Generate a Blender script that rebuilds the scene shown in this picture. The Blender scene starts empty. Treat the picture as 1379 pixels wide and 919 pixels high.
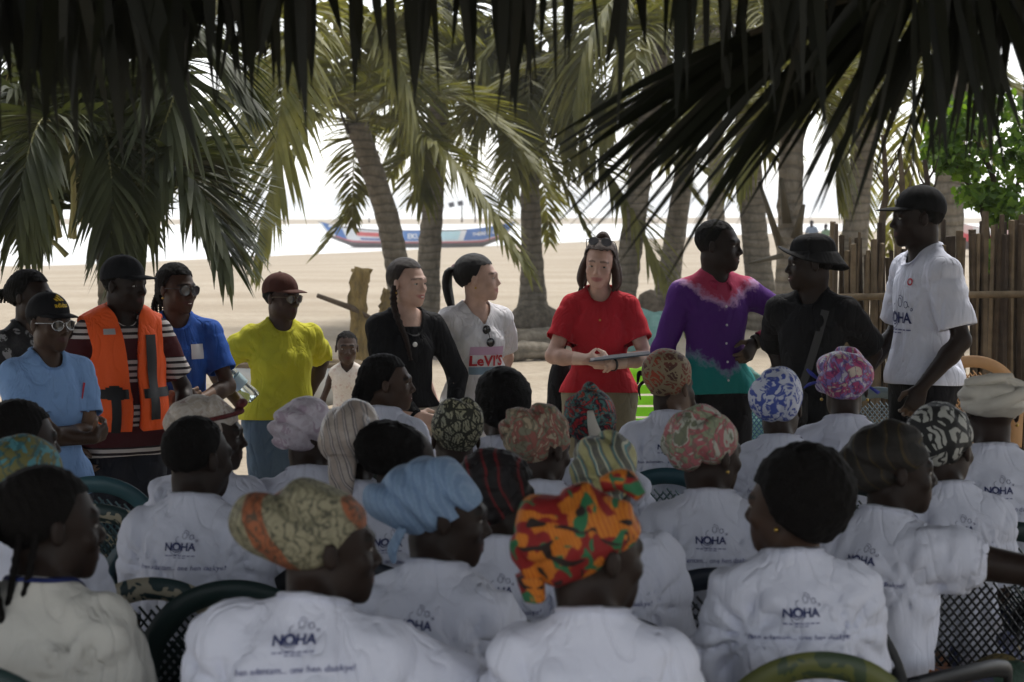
import bpy, bmesh, math, random
import numpy as np
from mathutils import Vector, Matrix
from mathutils.bvhtree import BVHTree

# ------------------------------------------------------------------ camera, sky, sun, exposure
SC = bpy.context.scene
COL = SC.collection
R = math.radians
FPX, HOR, CX, CAMZ = 2681.0, 275.0, 689.5, 1.82        # focal length in photo pixels, horizon row, centre column, eye height
cam_d = bpy.data.cameras.new('camera'); cam = bpy.data.objects.new('camera', cam_d); COL.objects.link(cam)
cam_d.sensor_width = 36.0; cam_d.lens = 36.0 * FPX / 1379.0
cam_d.clip_start = 0.05; cam_d.clip_end = 9000
PITCH = math.atan((459.5 - HOR) / FPX)
cam.location = (0, 0, CAMZ); cam.rotation_euler = (math.pi / 2 - PITCH, 0, 0)
cam_d.dof.use_dof = True; cam_d.dof.focus_distance = 9.0; cam_d.dof.aperture_fstop = 5.6; cam_d.dof.aperture_blades = 8
SC.camera = cam

SUN_EL, SUN_AZ = R(58), R(20)          # bright overcast: the sun stands high over the sea behind the palms
world = bpy.data.worlds.new('World'); SC.world = world; world.use_nodes = True
wn = world.node_tree.nodes; wl = world.node_tree.links
sky = wn.new('ShaderNodeTexSky'); sky.sky_type = 'NISHITA'; sky.sun_disc = False
sky.sun_elevation = SUN_EL; sky.sun_rotation = SUN_AZ
sky.air_density = 1.0; sky.dust_density = 1.0; sky.ozone_density = 1.0; sky.altitude = 0
hsv = wn.new('ShaderNodeHueSaturation'); hsv.inputs['Saturation'].default_value = 0.22
wl.new(sky.outputs[0], hsv.inputs['Color']); wl.new(hsv.outputs[0], wn['Background'].inputs[0])
wn['Background'].inputs[1].default_value = 0.11
sd = bpy.data.lights.new('sun', 'SUN'); so = bpy.data.objects.new('sun', sd); COL.objects.link(so)
sd.energy = 1.2; sd.angle = R(18); sd.color = (1.0, 0.96, 0.9)
so.rotation_euler = (math.pi / 2 - SUN_EL, 0, math.pi - SUN_AZ)
SC.view_settings.view_transform = 'Standard'; SC.view_settings.look = 'None'
SC.view_settings.exposure = 1.5; SC.view_settings.gamma = 1.0; SC.view_settings.use_curve_mapping = False
SC.render.engine = 'CYCLES'
SC.cycles.use_denoising = True
SC.cycles.max_bounces = 6; SC.cycles.diffuse_bounces = 4; SC.cycles.transparent_max_bounces = 6
try: SC.cycles.denoiser = 'OPENIMAGEDENOISE'
except Exception: pass

def ray(px, py):
    x = (px - CX) / FPX; y = (459.5 - py) / FPX
    c, s = math.cos(PITCH), math.sin(PITCH)
    return np.array([x, c + y * s, -s + y * c])
def at(px, py, d):
    """world point seen at a photo pixel, on the vertical plane d metres in front of the camera"""
    r = ray(px, py); k = d / r[1]
    return np.array([r[0] * k, d, CAMZ + r[2] * k])

# ------------------------------------------------------------------ object helpers
def tag(o, label=None, cat=None, group=None, kind=None):
    if label: o['label'] = label
    if cat: o['category'] = cat
    if group: o['group'] = group
    if kind: o['kind'] = kind
    return o
def empty(name, loc=(0, 0, 0), rz=0.0, label=None, cat=None, group=None):
    o = bpy.data.objects.new(name, None); COL.objects.link(o)
    o.location = tuple(float(v) for v in loc); o.rotation_euler = (0, 0, rz); o.empty_display_size = 0.1
    return tag(o, label, cat, group)
def mesh_data(name, V, F, mat=None, smooth=True):
    V = np.asarray(V, dtype=np.float32)
    me = bpy.data.meshes.new(name)
    if isinstance(F, np.ndarray):
        n, k = F.shape
        me.vertices.add(len(V)); me.vertices.foreach_set('co', V.ravel())
        me.loops.add(n * k); me.loops.foreach_set('vertex_index', F.astype(np.int32).ravel())
        me.polygons.add(n); me.polygons.foreach_set('loop_start', np.arange(0, n * k, k, dtype=np.int32))
        me.polygons.foreach_set('loop_total', np.full(n, k, dtype=np.int32))
        me.update(calc_edges=True)
    else:
        me.from_pydata([tuple(map(float, v)) for v in V], [], [tuple(int(i) for i in f) for f in F]); me.update()
    if smooth and len(me.polygons): me.polygons.foreach_set('use_smooth', np.ones(len(me.polygons), dtype=bool))
    if mat is not None: me.materials.append(mat)
    return me
def obj(name, me, parent=None, loc=None):
    o = bpy.data.objects.new(name, me); COL.objects.link(o)
    if parent is not None: o.parent = parent
    if loc is not None: o.location = tuple(float(v) for v in loc)
    return o
def mobj(name, V, F, mat, parent=None, smooth=True):
    return obj(name, mesh_data(name, V, F, mat, smooth), parent)
class MB:
    """collects simple shapes into one mesh"""
    def __init__(s): s.V = []; s.F = []; s.n = 0
    def add(s, V, F):
        s.V.extend([tuple(map(float, v)) for v in V]); s.F.extend([tuple(int(i) + s.n for i in f) for f in F]); s.n += len(V); return s
    def box(s, c, size, rot=None):
        h = np.array(size) / 2.0
        v = np.array([[x, y, z] for x in (-1, 1) for y in (-1, 1) for z in (-1, 1)]) * h
        if rot is not None: v = v @ np.array(rot).T
        return s.add(v + np.array(c), [(0, 1, 3, 2), (4, 6, 7, 5), (0, 4, 5, 1), (2, 3, 7, 6), (0, 2, 6, 4), (1, 5, 7, 3)])
    def tube(s, pts, rad, n=8, caps=True, flat=1.0, up=(0, 0, 1)):
        V, F = tube(pts, rad, n, caps, flat, up); return s.add(V, F)
    def build(s, name, mat, parent=None, smooth=True):
        return mobj(name, s.V, s.F, mat, parent, smooth)
def nrm(v):
    v = np.asarray(v, dtype=float); return v / (np.linalg.norm(v) + 1e-12)
def tube(pts, rad, n=8, caps=True, flat=1.0, up=(0, 0, 1)):
    pts = np.asarray(pts, dtype=float); m = len(pts)
    rad = np.full(m, rad) if np.isscalar(rad) else np.asarray(rad, dtype=float)
    T = np.gradient(pts, axis=0); T /= np.linalg.norm(T, axis=1)[:, None] + 1e-12
    up = np.array(up, dtype=float)
    a = np.cross(T[0], up)
    if np.linalg.norm(a) < 1e-3: a = np.cross(T[0], (1, 0.2, 0))
    a = nrm(a); V = []
    for i in range(m):
        a = nrm(a - T[i] * np.dot(a, T[i])); b = np.cross(a, T[i])
        th = np.arange(n) * 2 * math.pi / n
        V.append(pts[i] + rad[i] * (np.cos(th)[:, None] * a + flat * np.sin(th)[:, None] * b))
    V = np.concatenate(V); F = []
    for i in range(m - 1):
        for j in range(n):
            k = (j + 1) % n
            F.append((i * n + j, i * n + k, (i + 1) * n + k, (i + 1) * n + j))
    if caps: F.append(tuple(range(n))[::-1]); F.append(tuple((m - 1) * n + j for j in range(n)))
    return V, F
def spline(pts, n):
    """Catmull-Rom through pts, n samples"""
    P = np.asarray(pts, dtype=float); m = len(P)
    Q = np.vstack([2 * P[0] - P[1], P, 2 * P[-1] - P[-2]])
    t = np.linspace(0, m - 1 - 1e-9, n); i = t.astype(int); u = (t - i)[:, None]
    a, b, c, d = Q[i], Q[i + 1], Q[i + 2], Q[i + 3]
    return 0.5 * ((2 * b) + (c - a) * u + (2 * a - 5 * b + 4 * c - d) * u ** 2 + (3 * b - a - 3 * c + d) * u ** 3)
def rx(a): c, s = math.cos(a), math.sin(a); return np.array([[1, 0, 0], [0, c, -s], [0, s, c]])
def ry(a): c, s = math.cos(a), math.sin(a); return np.array([[c, 0, s], [0, 1, 0], [-s, 0, c]])
def rz(a): c, s = math.cos(a), math.sin(a); return np.array([[c, -s, 0], [s, c, 0], [0, 0, 1]])

# ------------------------------------------------------------------ implicit surfaces (smooth unions, meshed with surface nets)
class S:
    """a list of primitives; coordinates are metres in the thing's own frame"""
    def __init__(s): s.p = []
    def cone(s, a, b, ra, rb, k=0.02, sub=False):
        s.p.append(('c', np.array(a, np.float32), np.array(b, np.float32), float(ra), float(rb), float(k), sub)); return s
    def ell(s, c, r, rot=None, k=0.02, sub=False):
        s.p.append(('e', np.array(c, np.float32), np.array(r, np.float32), None if rot is None else np.array(rot, np.float32), 0.0, float(k), sub)); return s
    def cut(s, a, b, ra, rb, L, k=0.02):
        """tapered capsule from a towards b, cut flat L metres from a (a sleeve)"""
        s.p.append(('s', np.array(a, np.float32), np.array(b, np.float32), (float(ra), float(rb)), float(L), float(k), False)); return s
    def bounds(s):
        lo, hi = [], []
        for q in s.p:
            if q[6]: continue
            if q[0] == 'c': r = max(q[3], q[4]); lo += [q[1] - r, q[2] - r]; hi += [q[1] + r, q[2] + r]
            elif q[0] == 's': r = max(q[3]); lo += [q[1] - r, q[2] - r]; hi += [q[1] + r, q[2] + r]
            else: r = q[2].max() if q[3] is not None else q[2]; lo.append(q[1] - r); hi.append(q[1] + r)
        return np.min(lo, 0), np.max(hi, 0)
def _pd(q, P):
    if q[0] == 'e':
        v = P - q[1]
        if q[3] is not None: v = v @ q[3]
        a = v / q[2]; k0 = np.sqrt((a * a).sum(-1)) + 1e-6; b = a / q[2]; k1 = np.sqrt((b * b).sum(-1)) + 1e-6
        return k0 * (k0 - 1) / k1
    a, b = q[1], q[2]; ab = b - a; v = P - a
    t = np.clip((v @ ab) / (ab @ ab + 1e-9), 0, 1)
    dd = np.sqrt(((v - t[..., None] * ab) ** 2).sum(-1))
    if q[0] == 'c': return dd - (q[3] + (q[4] - q[3]) * t)
    L = np.sqrt(ab @ ab); al = (v @ ab) / L
    return np.maximum(dd - (q[3][0] + (q[3][1] - q[3][0]) * t), al - q[4])
def _far(q, C):
    if q[0] == 'e': return np.sqrt(((C - q[1]) ** 2).sum(-1)) - q[2].max()
    a, b = q[1], q[2]; ab = b - a; v = C - a
    t = np.clip((v @ ab) / (ab @ ab + 1e-9), 0, 1)
    r = max(q[3], q[4]) if q[0] == 'c' else max(q[3])
    return np.sqrt(((v - t[:, None] * ab) ** 2).sum(-1)) - r
def sdf_mesh(s, h, lo=None, hi=None, post=None, pad=0.0):
    l0, h0 = s.bounds(); l0 = l0 - 3 * h - pad; h0 = h0 + 3 * h + pad
    if lo is not None: l0 = np.maximum(l0, lo)
    if hi is not None: h0 = np.minimum(h0, hi)
    nb = np.maximum(np.ceil((h0 - l0) / (8 * h)).astype(int), 1)
    I = np.stack(np.meshgrid(*[np.arange(k) for k in nb], indexing='ij'), -1).reshape(-1, 3)
    C = (l0 + (I * 8 + 3.5) * h).astype(np.float32); br = 3.5 * h * 1.733
    loc = (np.stack(np.meshgrid(*[np.arange(8)] * 3, indexing='ij'), -1).reshape(1, 512, 3) * h).astype(np.float32)
    B = (l0 + I * 8 * h).astype(np.float32)[:, None, :]
    D = np.full((len(I), 512), 1.0, np.float32)
    for q in s.p:
        sel = np.nonzero(_far(q, C) < br + q[5] + 2 * h + pad)[0]
        if not len(sel): continue
        v = _pd(q, B[sel] + loc); a = D[sel]; k = q[5]
        if q[6]:
            v = -v
            if k > 0: hh = np.maximum(k - np.abs(a - v), 0) / k; D[sel] = np.maximum(a, v) + hh * hh * k * 0.25
            else: D[sel] = np.maximum(a, v)
        else:
            if k > 0: hh = np.maximum(k - np.abs(a - v), 0) / k; D[sel] = np.minimum(a, v) - hh * hh * k * 0.25
            else: D[sel] = np.minimum(a, v)
    if post is not None:
        sel = np.nonzero(np.abs(D).min(1) < 6 * h + pad)[0]
        if len(sel): D[sel] = post(B[sel] + loc, D[sel])
    G = D.reshape(nb[0], nb[1], nb[2], 8, 8, 8).transpose(0, 3, 1, 4, 2, 5).reshape(nb * 8)
    return surface_nets(G, l0, h)
_CO = np.array([[x, y, z] for x in (0, 1) for y in (0, 1) for z in (0, 1)])
_ED = [(a, b) for a in range(8) for b in range(a + 1, 8) if abs(_CO[a] - _CO[b]).sum() == 1]
def surface_nets(G, lo, h):
    s = G < 0
    n = np.zeros(np.array(G.shape) - 1, np.int8)
    for c in _CO: n += s[c[0]:c[0] + n.shape[0], c[1]:c[1] + n.shape[1], c[2]:c[2] + n.shape[2]]
    ai = np.argwhere((n > 0) & (n < 8))
    if not len(ai): return np.zeros((0, 3), np.float32), np.zeros((0, 4), np.int32)
    idx = np.full(n.shape, -1, np.int32); idx[tuple(ai.T)] = np.arange(len(ai))
    cv = np.stack([G[tuple((ai + c).T)] for c in _CO], 1)
    acc = np.zeros((len(ai), 3)); cnt = np.zeros(len(ai))
    for a, b in _ED:
        m = (cv[:, a] < 0) != (cv[:, b] < 0)
        t = cv[m, a] / (cv[m, a] - cv[m, b])
        acc[m] += _CO[a] + t[:, None] * (_CO[b] - _CO[a]); cnt[m] += 1
    V = lo + (ai + acc / cnt[:, None]) * h
    Q = []
    for ax in range(3):
        u, w = (ax + 1) % 3, (ax + 2) % 3
        s0 = np.take(s, range(0, s.shape[ax] - 1), ax); s1 = np.take(s, range(1, s.shape[ax]), ax)
        for A, B_, flip in ((s0, s1, False), (s1, s0, True)):
            e = np.argwhere(A & ~B_)
            e = e[(e[:, u] > 0) & (e[:, w] > 0) & (e[:, u] < n.shape[u]) & (e[:, w] < n.shape[w])]
            if not len(e): continue
            q = []
            for du, dw in ((-1, -1), (0, -1), (0, 0), (-1, 0)):
                f = e.copy(); f[:, u] += du; f[:, w] += dw; q.append(idx[tuple(f.T)])
            q = np.stack(q, 1)
            Q.append(q[:, ::-1] if flip else q)
    F = np.concatenate(Q); F = F[(F >= 0).all(1)]
    return V.astype(np.float32), F
def tris(F): return np.concatenate([F[:, [0, 1, 2]], F[:, [0, 2, 3]]]) if F.shape[1] == 4 else F
def clip(V, F, g):
    """keep the part of a mesh where g < 0 (g: one value per vertex)"""
    F = tris(F); s = g < 0; c = s[F].sum(1)
    keep = F[c == 3]; newV = [V]; n = len(V); out = [keep]
    def cutv(i, j):
        t = g[i] / (g[i] - g[j]); return V[i] + t[:, None] * (V[j] - V[i])
    edges = []
    for cnt in (1, 2):
        T = F[c == cnt]
        if not len(T): continue
        m = s[T] if cnt == 1 else ~s[T]
        k = np.argmax(m, 1); r = np.arange(len(T))
        a, b, d = T[r, k], T[r, (k + 1) % 3], T[r, (k + 2) % 3]
        edges.append((cnt, a, b, d))
    key, pos = {}, []
    allp = np.concatenate([np.concatenate([np.stack([a, b], 1), np.stack([a, d], 1)]) for _, a, b, d in edges]) if edges else np.zeros((0, 2), int)
    if len(allp):
        sp = np.sort(allp, 1); uq, inv = np.unique(sp, axis=0, return_inverse=True); inv = inv.ravel()
        newV.append(cutv(uq[:, 0], uq[:, 1])); o = 0
        for cnt, a, b, d in edges:
            m = len(a); ib = n + inv[o:o + m]; idd = n + inv[o + m:o + 2 * m]; o += 2 * m
            if cnt == 1: out.append(np.stack([a, ib, idd], 1))
            else: out.append(np.stack([ib, b, d], 1)); out.append(np.stack([ib, d, idd], 1))
    V2 = np.concatenate(newV); F2 = np.concatenate(out)
    used = np.unique(F2); mp = np.full(len(V2), -1, np.int32); mp[used] = np.arange(len(used))
    return V2[used].astype(np.float32), mp[F2]
def waves(seed, n, f0, f1, aniso=(1, 1, 1)):
    g = np.random.default_rng(seed); d = g.normal(size=(n, 3)) * np.array(aniso)
    d /= np.linalg.norm(d, axis=1)[:, None]
    return (d * g.uniform(f0, f1, n)[:, None]).astype(np.float32), g.uniform(0, 6.28, n).astype(np.float32)
def noise(P, W):
    k, ph = W; return np.sin(P @ k.T + ph).sum(-1) / math.sqrt(len(ph))
def ridges(P, W, W2):
    """soft cloth folds: rounded crests with sharper valleys"""
    return 1 - 2 * np.abs(np.sin(0.9 * noise(P, W) + 0.6 * noise(P, W2)))
# ------------------------------------------------------------------ materials
_MC = {}
class NT:
    def __init__(s, name):
        s.m = bpy.data.materials.new(name); s.m.use_nodes = True
        s.n = s.m.node_tree.nodes; s.l = s.m.node_tree.links; s.b = s.n['Principled BSDF']; s.out = s.n['Material Output']
        s._tc = None
    def tc(s, kind='Object', scale=(1, 1, 1), rot=(0, 0, 0), loc=(0, 0, 0)):
        if s._tc is None: s._tc = s.n.new('ShaderNodeTexCoord')
        mp = s.n.new('ShaderNodeMapping'); s.l.new(s._tc.outputs[kind], mp.inputs['Vector'])
        mp.inputs['Scale'].default_value = scale; mp.inputs['Rotation'].default_value = rot; mp.inputs['Location'].default_value = loc
        return mp.outputs[0]
    def noise(s, vec, scale, detail=3, rough=0.55, dist=0.0, out='Fac'):
        t = s.n.new('ShaderNodeTexNoise'); s.l.new(vec, t.inputs['Vector'])
        t.inputs['Scale'].default_value = scale; t.inputs['Detail'].default_value = detail
        t.inputs['Roughness'].default_value = rough; t.inputs['Distortion'].default_value = dist
        return t.outputs[out]
    def wave(s, vec, scale, dist=2.0, detail=2, dscale=1.0, kind='BANDS', axis='X', prof='SIN'):
        t = s.n.new('ShaderNodeTexWave'); s.l.new(vec, t.inputs['Vector']); t.wave_type = kind; t.wave_profile = prof
        if kind == 'BANDS': t.bands_direction = axis
        t.inputs['Scale'].default_value = scale; t.inputs['Distortion'].default_value = dist
        t.inputs['Detail'].default_value = detail; t.inputs['Detail Scale'].default_value = dscale
        return t.outputs['Fac']
    def vor(s, vec, scale, feat='F1', out='Distance', rand=1.0):
        t = s.n.new('ShaderNodeTexVoronoi'); s.l.new(vec, t.inputs['Vector']); t.feature = feat
        t.inputs['Scale'].default_value = scale; t.inputs['Randomness'].default_value = rand
        return t.outputs[out]
    def ramp(s, fac, stops, const=False):
        t = s.n.new('ShaderNodeValToRGB'); s.l.new(fac, t.inputs[0]); e = t.color_ramp.elements
        if const: t.color_ramp.interpolation = 'CONSTANT'
        while len(e) > 1: e.remove(e[-1])
        for i, (p, c) in enumerate(stops):
            el = e[0] if i == 0 else e.new(p); el.position = p
            c = (c, c, c) if np.isscalar(c) else c; el.color = (c[0], c[1], c[2], 1)
        return t.outputs[0]
    def mix(s, f, a, b, mode='MIX'):
        t = s.n.new('ShaderNodeMix'); t.data_type = 'RGBA'; t.blend_type = mode
        for sock, v in ((t.inputs[0], f), (t.inputs[6], a), (t.inputs[7], b)):
            if isinstance(v, bpy.types.NodeSocket): s.l.new(v, sock)
            elif np.isscalar(v): sock.default_value = v
            else: sock.default_value = (v[0], v[1], v[2], 1)
        return t.outputs[2]
    def math(s, op, a, b=None):
        t = s.n.new('ShaderNodeMath'); t.operation = op
        for i, v in enumerate((a, b)):
            if v is None: continue
            if isinstance(v, bpy.types.NodeSocket): s.l.new(v, t.inputs[i])
            else: t.inputs[i].default_value = v
        return t.outputs[0]
    def sep(s, vec):
        t = s.n.new('ShaderNodeSeparateXYZ'); s.l.new(vec, t.inputs[0]); return t.outputs
    def attr(s, name, out='Fac'):
        t = s.n.new('ShaderNodeAttribute'); t.attribute_name = name; return t.outputs[out]
    def col(s, v):
        if isinstance(v, bpy.types.NodeSocket): s.l.new(v, s.b.inputs['Base Color'])
        else: s.b.inputs['Base Color'].default_value = (v[0], v[1], v[2], 1)
    def rough(s, v, spec=None):
        if isinstance(v, bpy.types.NodeSocket): s.l.new(v, s.b.inputs['Roughness'])
        else: s.b.inputs['Roughness'].default_value = v
        if spec is not None: s.b.inputs['Specular IOR Level'].default_value = spec
    def bump(s, hgt, strength=0.3, dist=0.01, prev=None):
        t = s.n.new('ShaderNodeBump'); s.l.new(hgt, t.inputs['Height'])
        t.inputs['Strength'].default_value = strength; t.inputs['Distance'].default_value = dist
        if prev is not None: s.l.new(prev, t.inputs['Normal'])
        s.l.new(t.outputs[0], s.b.inputs['Normal']); return t.outputs[0]
    def leaf(s, amount=0.35, tint=(1.0, 1.0, 0.55)):
        """light that comes through a thin leaf or sheet"""
        tr = s.n.new('ShaderNodeBsdfTranslucent'); mx = s.n.new('ShaderNodeMixShader')
        src = s.b.inputs['Base Color']
        if src.is_linked: s.l.new(s.mix(1.0, src.links[0].from_socket, tint, 'MULTIPLY'), tr.inputs[0])
        else: tr.inputs[0].default_value = tuple(src.default_value[i] * tint[i] for i in range(3)) + (1,)
        mx.inputs[0].default_value = amount
        s.l.new(s.b.outputs[0], mx.inputs[1]); s.l.new(tr.outputs[0], mx.inputs[2]); s.l.new(mx.outputs[0], s.out.inputs[0])
        s.m.cycles.use_transparent_shadow = False
def cached(fn):
    def w(*a, **k):
        key = (fn.__name__, repr(a), repr(k))
        if key not in _MC: _MC[key] = fn(*a, **k)
        return _MC[key]
    return w
def mul(c, f): return tuple(x * f for x in c)
@cached
def skin_mat(c, lip):
    t = NT('skin'); v = t.tc()
    n = t.noise(v, 14, 4)
    base = t.mix(t.ramp(n, [(0.3, 0), (0.7, 1)]), mul(c, 0.82), mul(c, 1.18))
    base = t.mix(t.attr('lip'), base, lip)
    base = t.mix(t.attr('brow'), base, mul(c, 0.42) if c[0] > 0.2 else (0.008, 0.006, 0.005))
    base = t.mix(t.attr('palm'), base, (min(c[0] * 2.6 + 0.04, .6), min(c[1] * 2.4 + 0.03, .42), min(c[2] * 2.2 + 0.02, .33)))
    t.col(base); t.rough(0.5, 0.3 if c[0] > 0.2 else 0.18)
    t.b.inputs['Subsurface Weight'].default_value = 0.0
    t.bump(t.noise(v, 220, 3), 0.12, 0.002)
    return t.m
@cached
def cloth(c, rough=0.85, bump=0.35, weave=True, var=0.12, name='fabric', soil=0.0):
    t = NT(name); v = t.tc()
    n = t.noise(v, 5, 4)
    base = t.mix(n, mul(c, 1 - var), mul(c, 1 + var * 0.6))
    if soil: base = t.mix(t.ramp(t.noise(v, 3.1, 5, 0.6), [(0.5, 0), (0.8, soil)]), base, mul(c, 0.6))
    t.col(base); t.rough(rough, 0.12)
    p = t.bump(t.noise(t.tc(scale=(1, 1, 0.45)), 16, 3, 0.5, 1.2), bump, 0.02)
    cr = t.ramp(t.math('ABSOLUTE', t.math('SUBTRACT', t.noise(t.tc(scale=(1.1, 1.1, 0.38), rot=(0.2, 0.35, 0.1)), 7, 2, 0.5, 1.6), 0.5)), [(0.0, 0), (0.05, 0.7), (0.2, 1)])
    p = t.bump(cr, min(bump * 0.9, 0.32), 0.022, p)
    if weave: t.bump(t.noise(v, 420, 2), 0.15, 0.002, p)
    return t.m
@cached
def plain(c, rough=0.5, spec=0.5, metal=0.0, name='plain', var=0.0, scale=8.0, bump=0.0):
    t = NT(name); t.rough(rough, spec); t.b.inputs['Metallic'].default_value = metal
    if var:
        n = t.noise(t.tc(), scale, 4); t.col(t.mix(t.ramp(n, [(0.3, 0), (0.7, 1)]), mul(c, 1 - var), mul(c, 1 + var)))
        if bump: t.bump(n, bump, 0.01)
    else: t.col(c)
    return t.m
@cached
def scarf_mat(kind, cols, scale=1.0, rot=(0.4, 0.3, 0.2), sheen=0.7):
    t = NT('printed_' + kind); v = t.tc(rot=rot, scale=(scale,) * 3)
    C = [tuple(c) for c in cols]; k = len(C)
    if kind == 'plain':
        t.col(t.mix(t.noise(v, 14, 3), mul(C[0], 0.8), mul(C[0], 1.15)))
    elif kind == 'blotch':
        n = t.noise(v, 11, 2, 0.5, 2.2)
        st = [(0.0, C[0])] + [(0.30 + 0.4 * (i - 1) / max(k - 1, 1), C[i]) for i in range(1, k)]
        base = t.ramp(n, st, True)
        base = t.mix(t.ramp(t.wave(v, 14, 9, 2, 2.0), [(0.80, 0), (0.9, 0.6)]), base, mul(C[0], 0.35))
        t.col(base)
    elif kind == 'stripe':
        n = t.wave(v, 5.0, 3.0, 2, 1.2)
        st = [(i / k, C[i]) for i in range(k)]
        t.col(t.mix(t.ramp(t.noise(v, 60, 2), [(0.4, 0), (0.7, 0.35)]), t.ramp(n, st, True), mul(C[0], 0.6)))
    elif kind == 'kente':
        u = t.wave(v, 22, 3.0, 2, 1.0, axis='X'); n1 = t.noise(v, 8, 1, 0.4, 0.8); n2 = t.noise(t.tc(rot=rot, scale=(scale, scale * 0.55, scale), loc=(3, 1, 2)), 11, 1, 0.4, 1.2); n3 = t.noise(t.tc(rot=rot, scale=(scale * 0.5, scale, scale), loc=(7, 5, 1)), 12, 1, 0.4, 1.0)
        base = t.mix(t.ramp(u, [(0.35, 0), (0.65, 1)]), C[0], C[1])
        base = t.mix(t.ramp(n1, [(0.54, 0), (0.56, 1)]), base, C[3])
        base = t.mix(t.ramp(n2, [(0.57, 0), (0.59, 1)]), base, C[2])
        t.col(t.mix(t.ramp(n3, [(0.62, 0), (0.64, 1)]), base, (0.02, 0.012, 0.01)))
    elif kind == 'band':
        u = t.wave(t.tc(rot=rot, scale=(scale,) * 3), 2.1, 1.5, 1, 1.5, axis='X'); n = t.noise(v, 26, 2, 0.6, 2.5); sw = t.wave(v, 16, 14, 2, 1.6)
        base = t.mix(t.ramp(n, [(0.42, 0), (0.5, 1)]), C[0], C[1])
        base = t.mix(t.ramp(u, [(0.84, 0), (0.88, 1)]), base, t.mix(t.ramp(n, [(0.5, 0), (0.56, 1)]), C[3], mul(C[3], 0.6)))
        t.col(t.mix(t.ramp(sw, [(0.0, 0.85), (0.2, 0)]), base, C[2]))
    elif kind == 'lines':
        d = t.vor(v, 22, 'DISTANCE_TO_EDGE')
        swirl = t.wave(v, 18, 12, 2, 1.5)
        base = t.mix(t.ramp(t.noise(v, 7, 1, 0.5, 1.0), [(0.4, 0), (0.6, 1)]), C[0], C[2] if k > 2 else mul(C[0], 0.8))
        base = t.mix(t.ramp(d, [(0.0, 1), (0.09, 0)], True), base, C[1])
        base = t.mix(t.ramp(swirl, [(0.0, 1), (0.22, 0)], True), base, C[1])
        t.col(base)
    elif kind == 'floral':
        d = t.vor(v, 13, 'F1'); n = t.noise(v, 24, 2, 0.5, 1.5)
        base = t.mix(t.ramp(d, [(0.0, 1), (0.33, 1), (0.40, 0)]), C[0], C[1])
        base = t.mix(t.ramp(n, [(0.50, 0), (0.56, 1)]), base, C[2] if k > 2 else C[0])
        t.col(base)
    elif kind == 'patch':
        cell = t.vor(v, 7, 'F1', 'Color'); n = t.sep(cell)[0]
        st = [(i / k, C[i]) for i in range(k)]
        base = t.ramp(n, st, True)
        base = t.mix(t.ramp(t.wave(v, 20, 8, 2, 2), [(0.72, 0), (0.8, 0.7)]), base, mul(C[-1], 0.5))
        t.col(base)
    t.rough(sheen, 0.3)
    p = t.bump(t.noise(v, 30, 3, 0.6, 1.0), 0.35, 0.01)
    t.bump(t.noise(t.tc(), 500, 2), 0.15, 0.002, p)
    return t.m
@cached
def hair_mat(c=(0.0075, 0.0065, 0.006), rough=0.7, fine=160, spec=0.08):
    t = NT('hair'); v = t.tc()
    t.col(t.mix(t.noise(v, 40, 3), mul(c, 0.7), mul(c, 1.5))); t.rough(rough, spec)
    t.bump(t.noise(v, fine, 3, 0.7), 0.8, 0.012)
    return t.m
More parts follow.
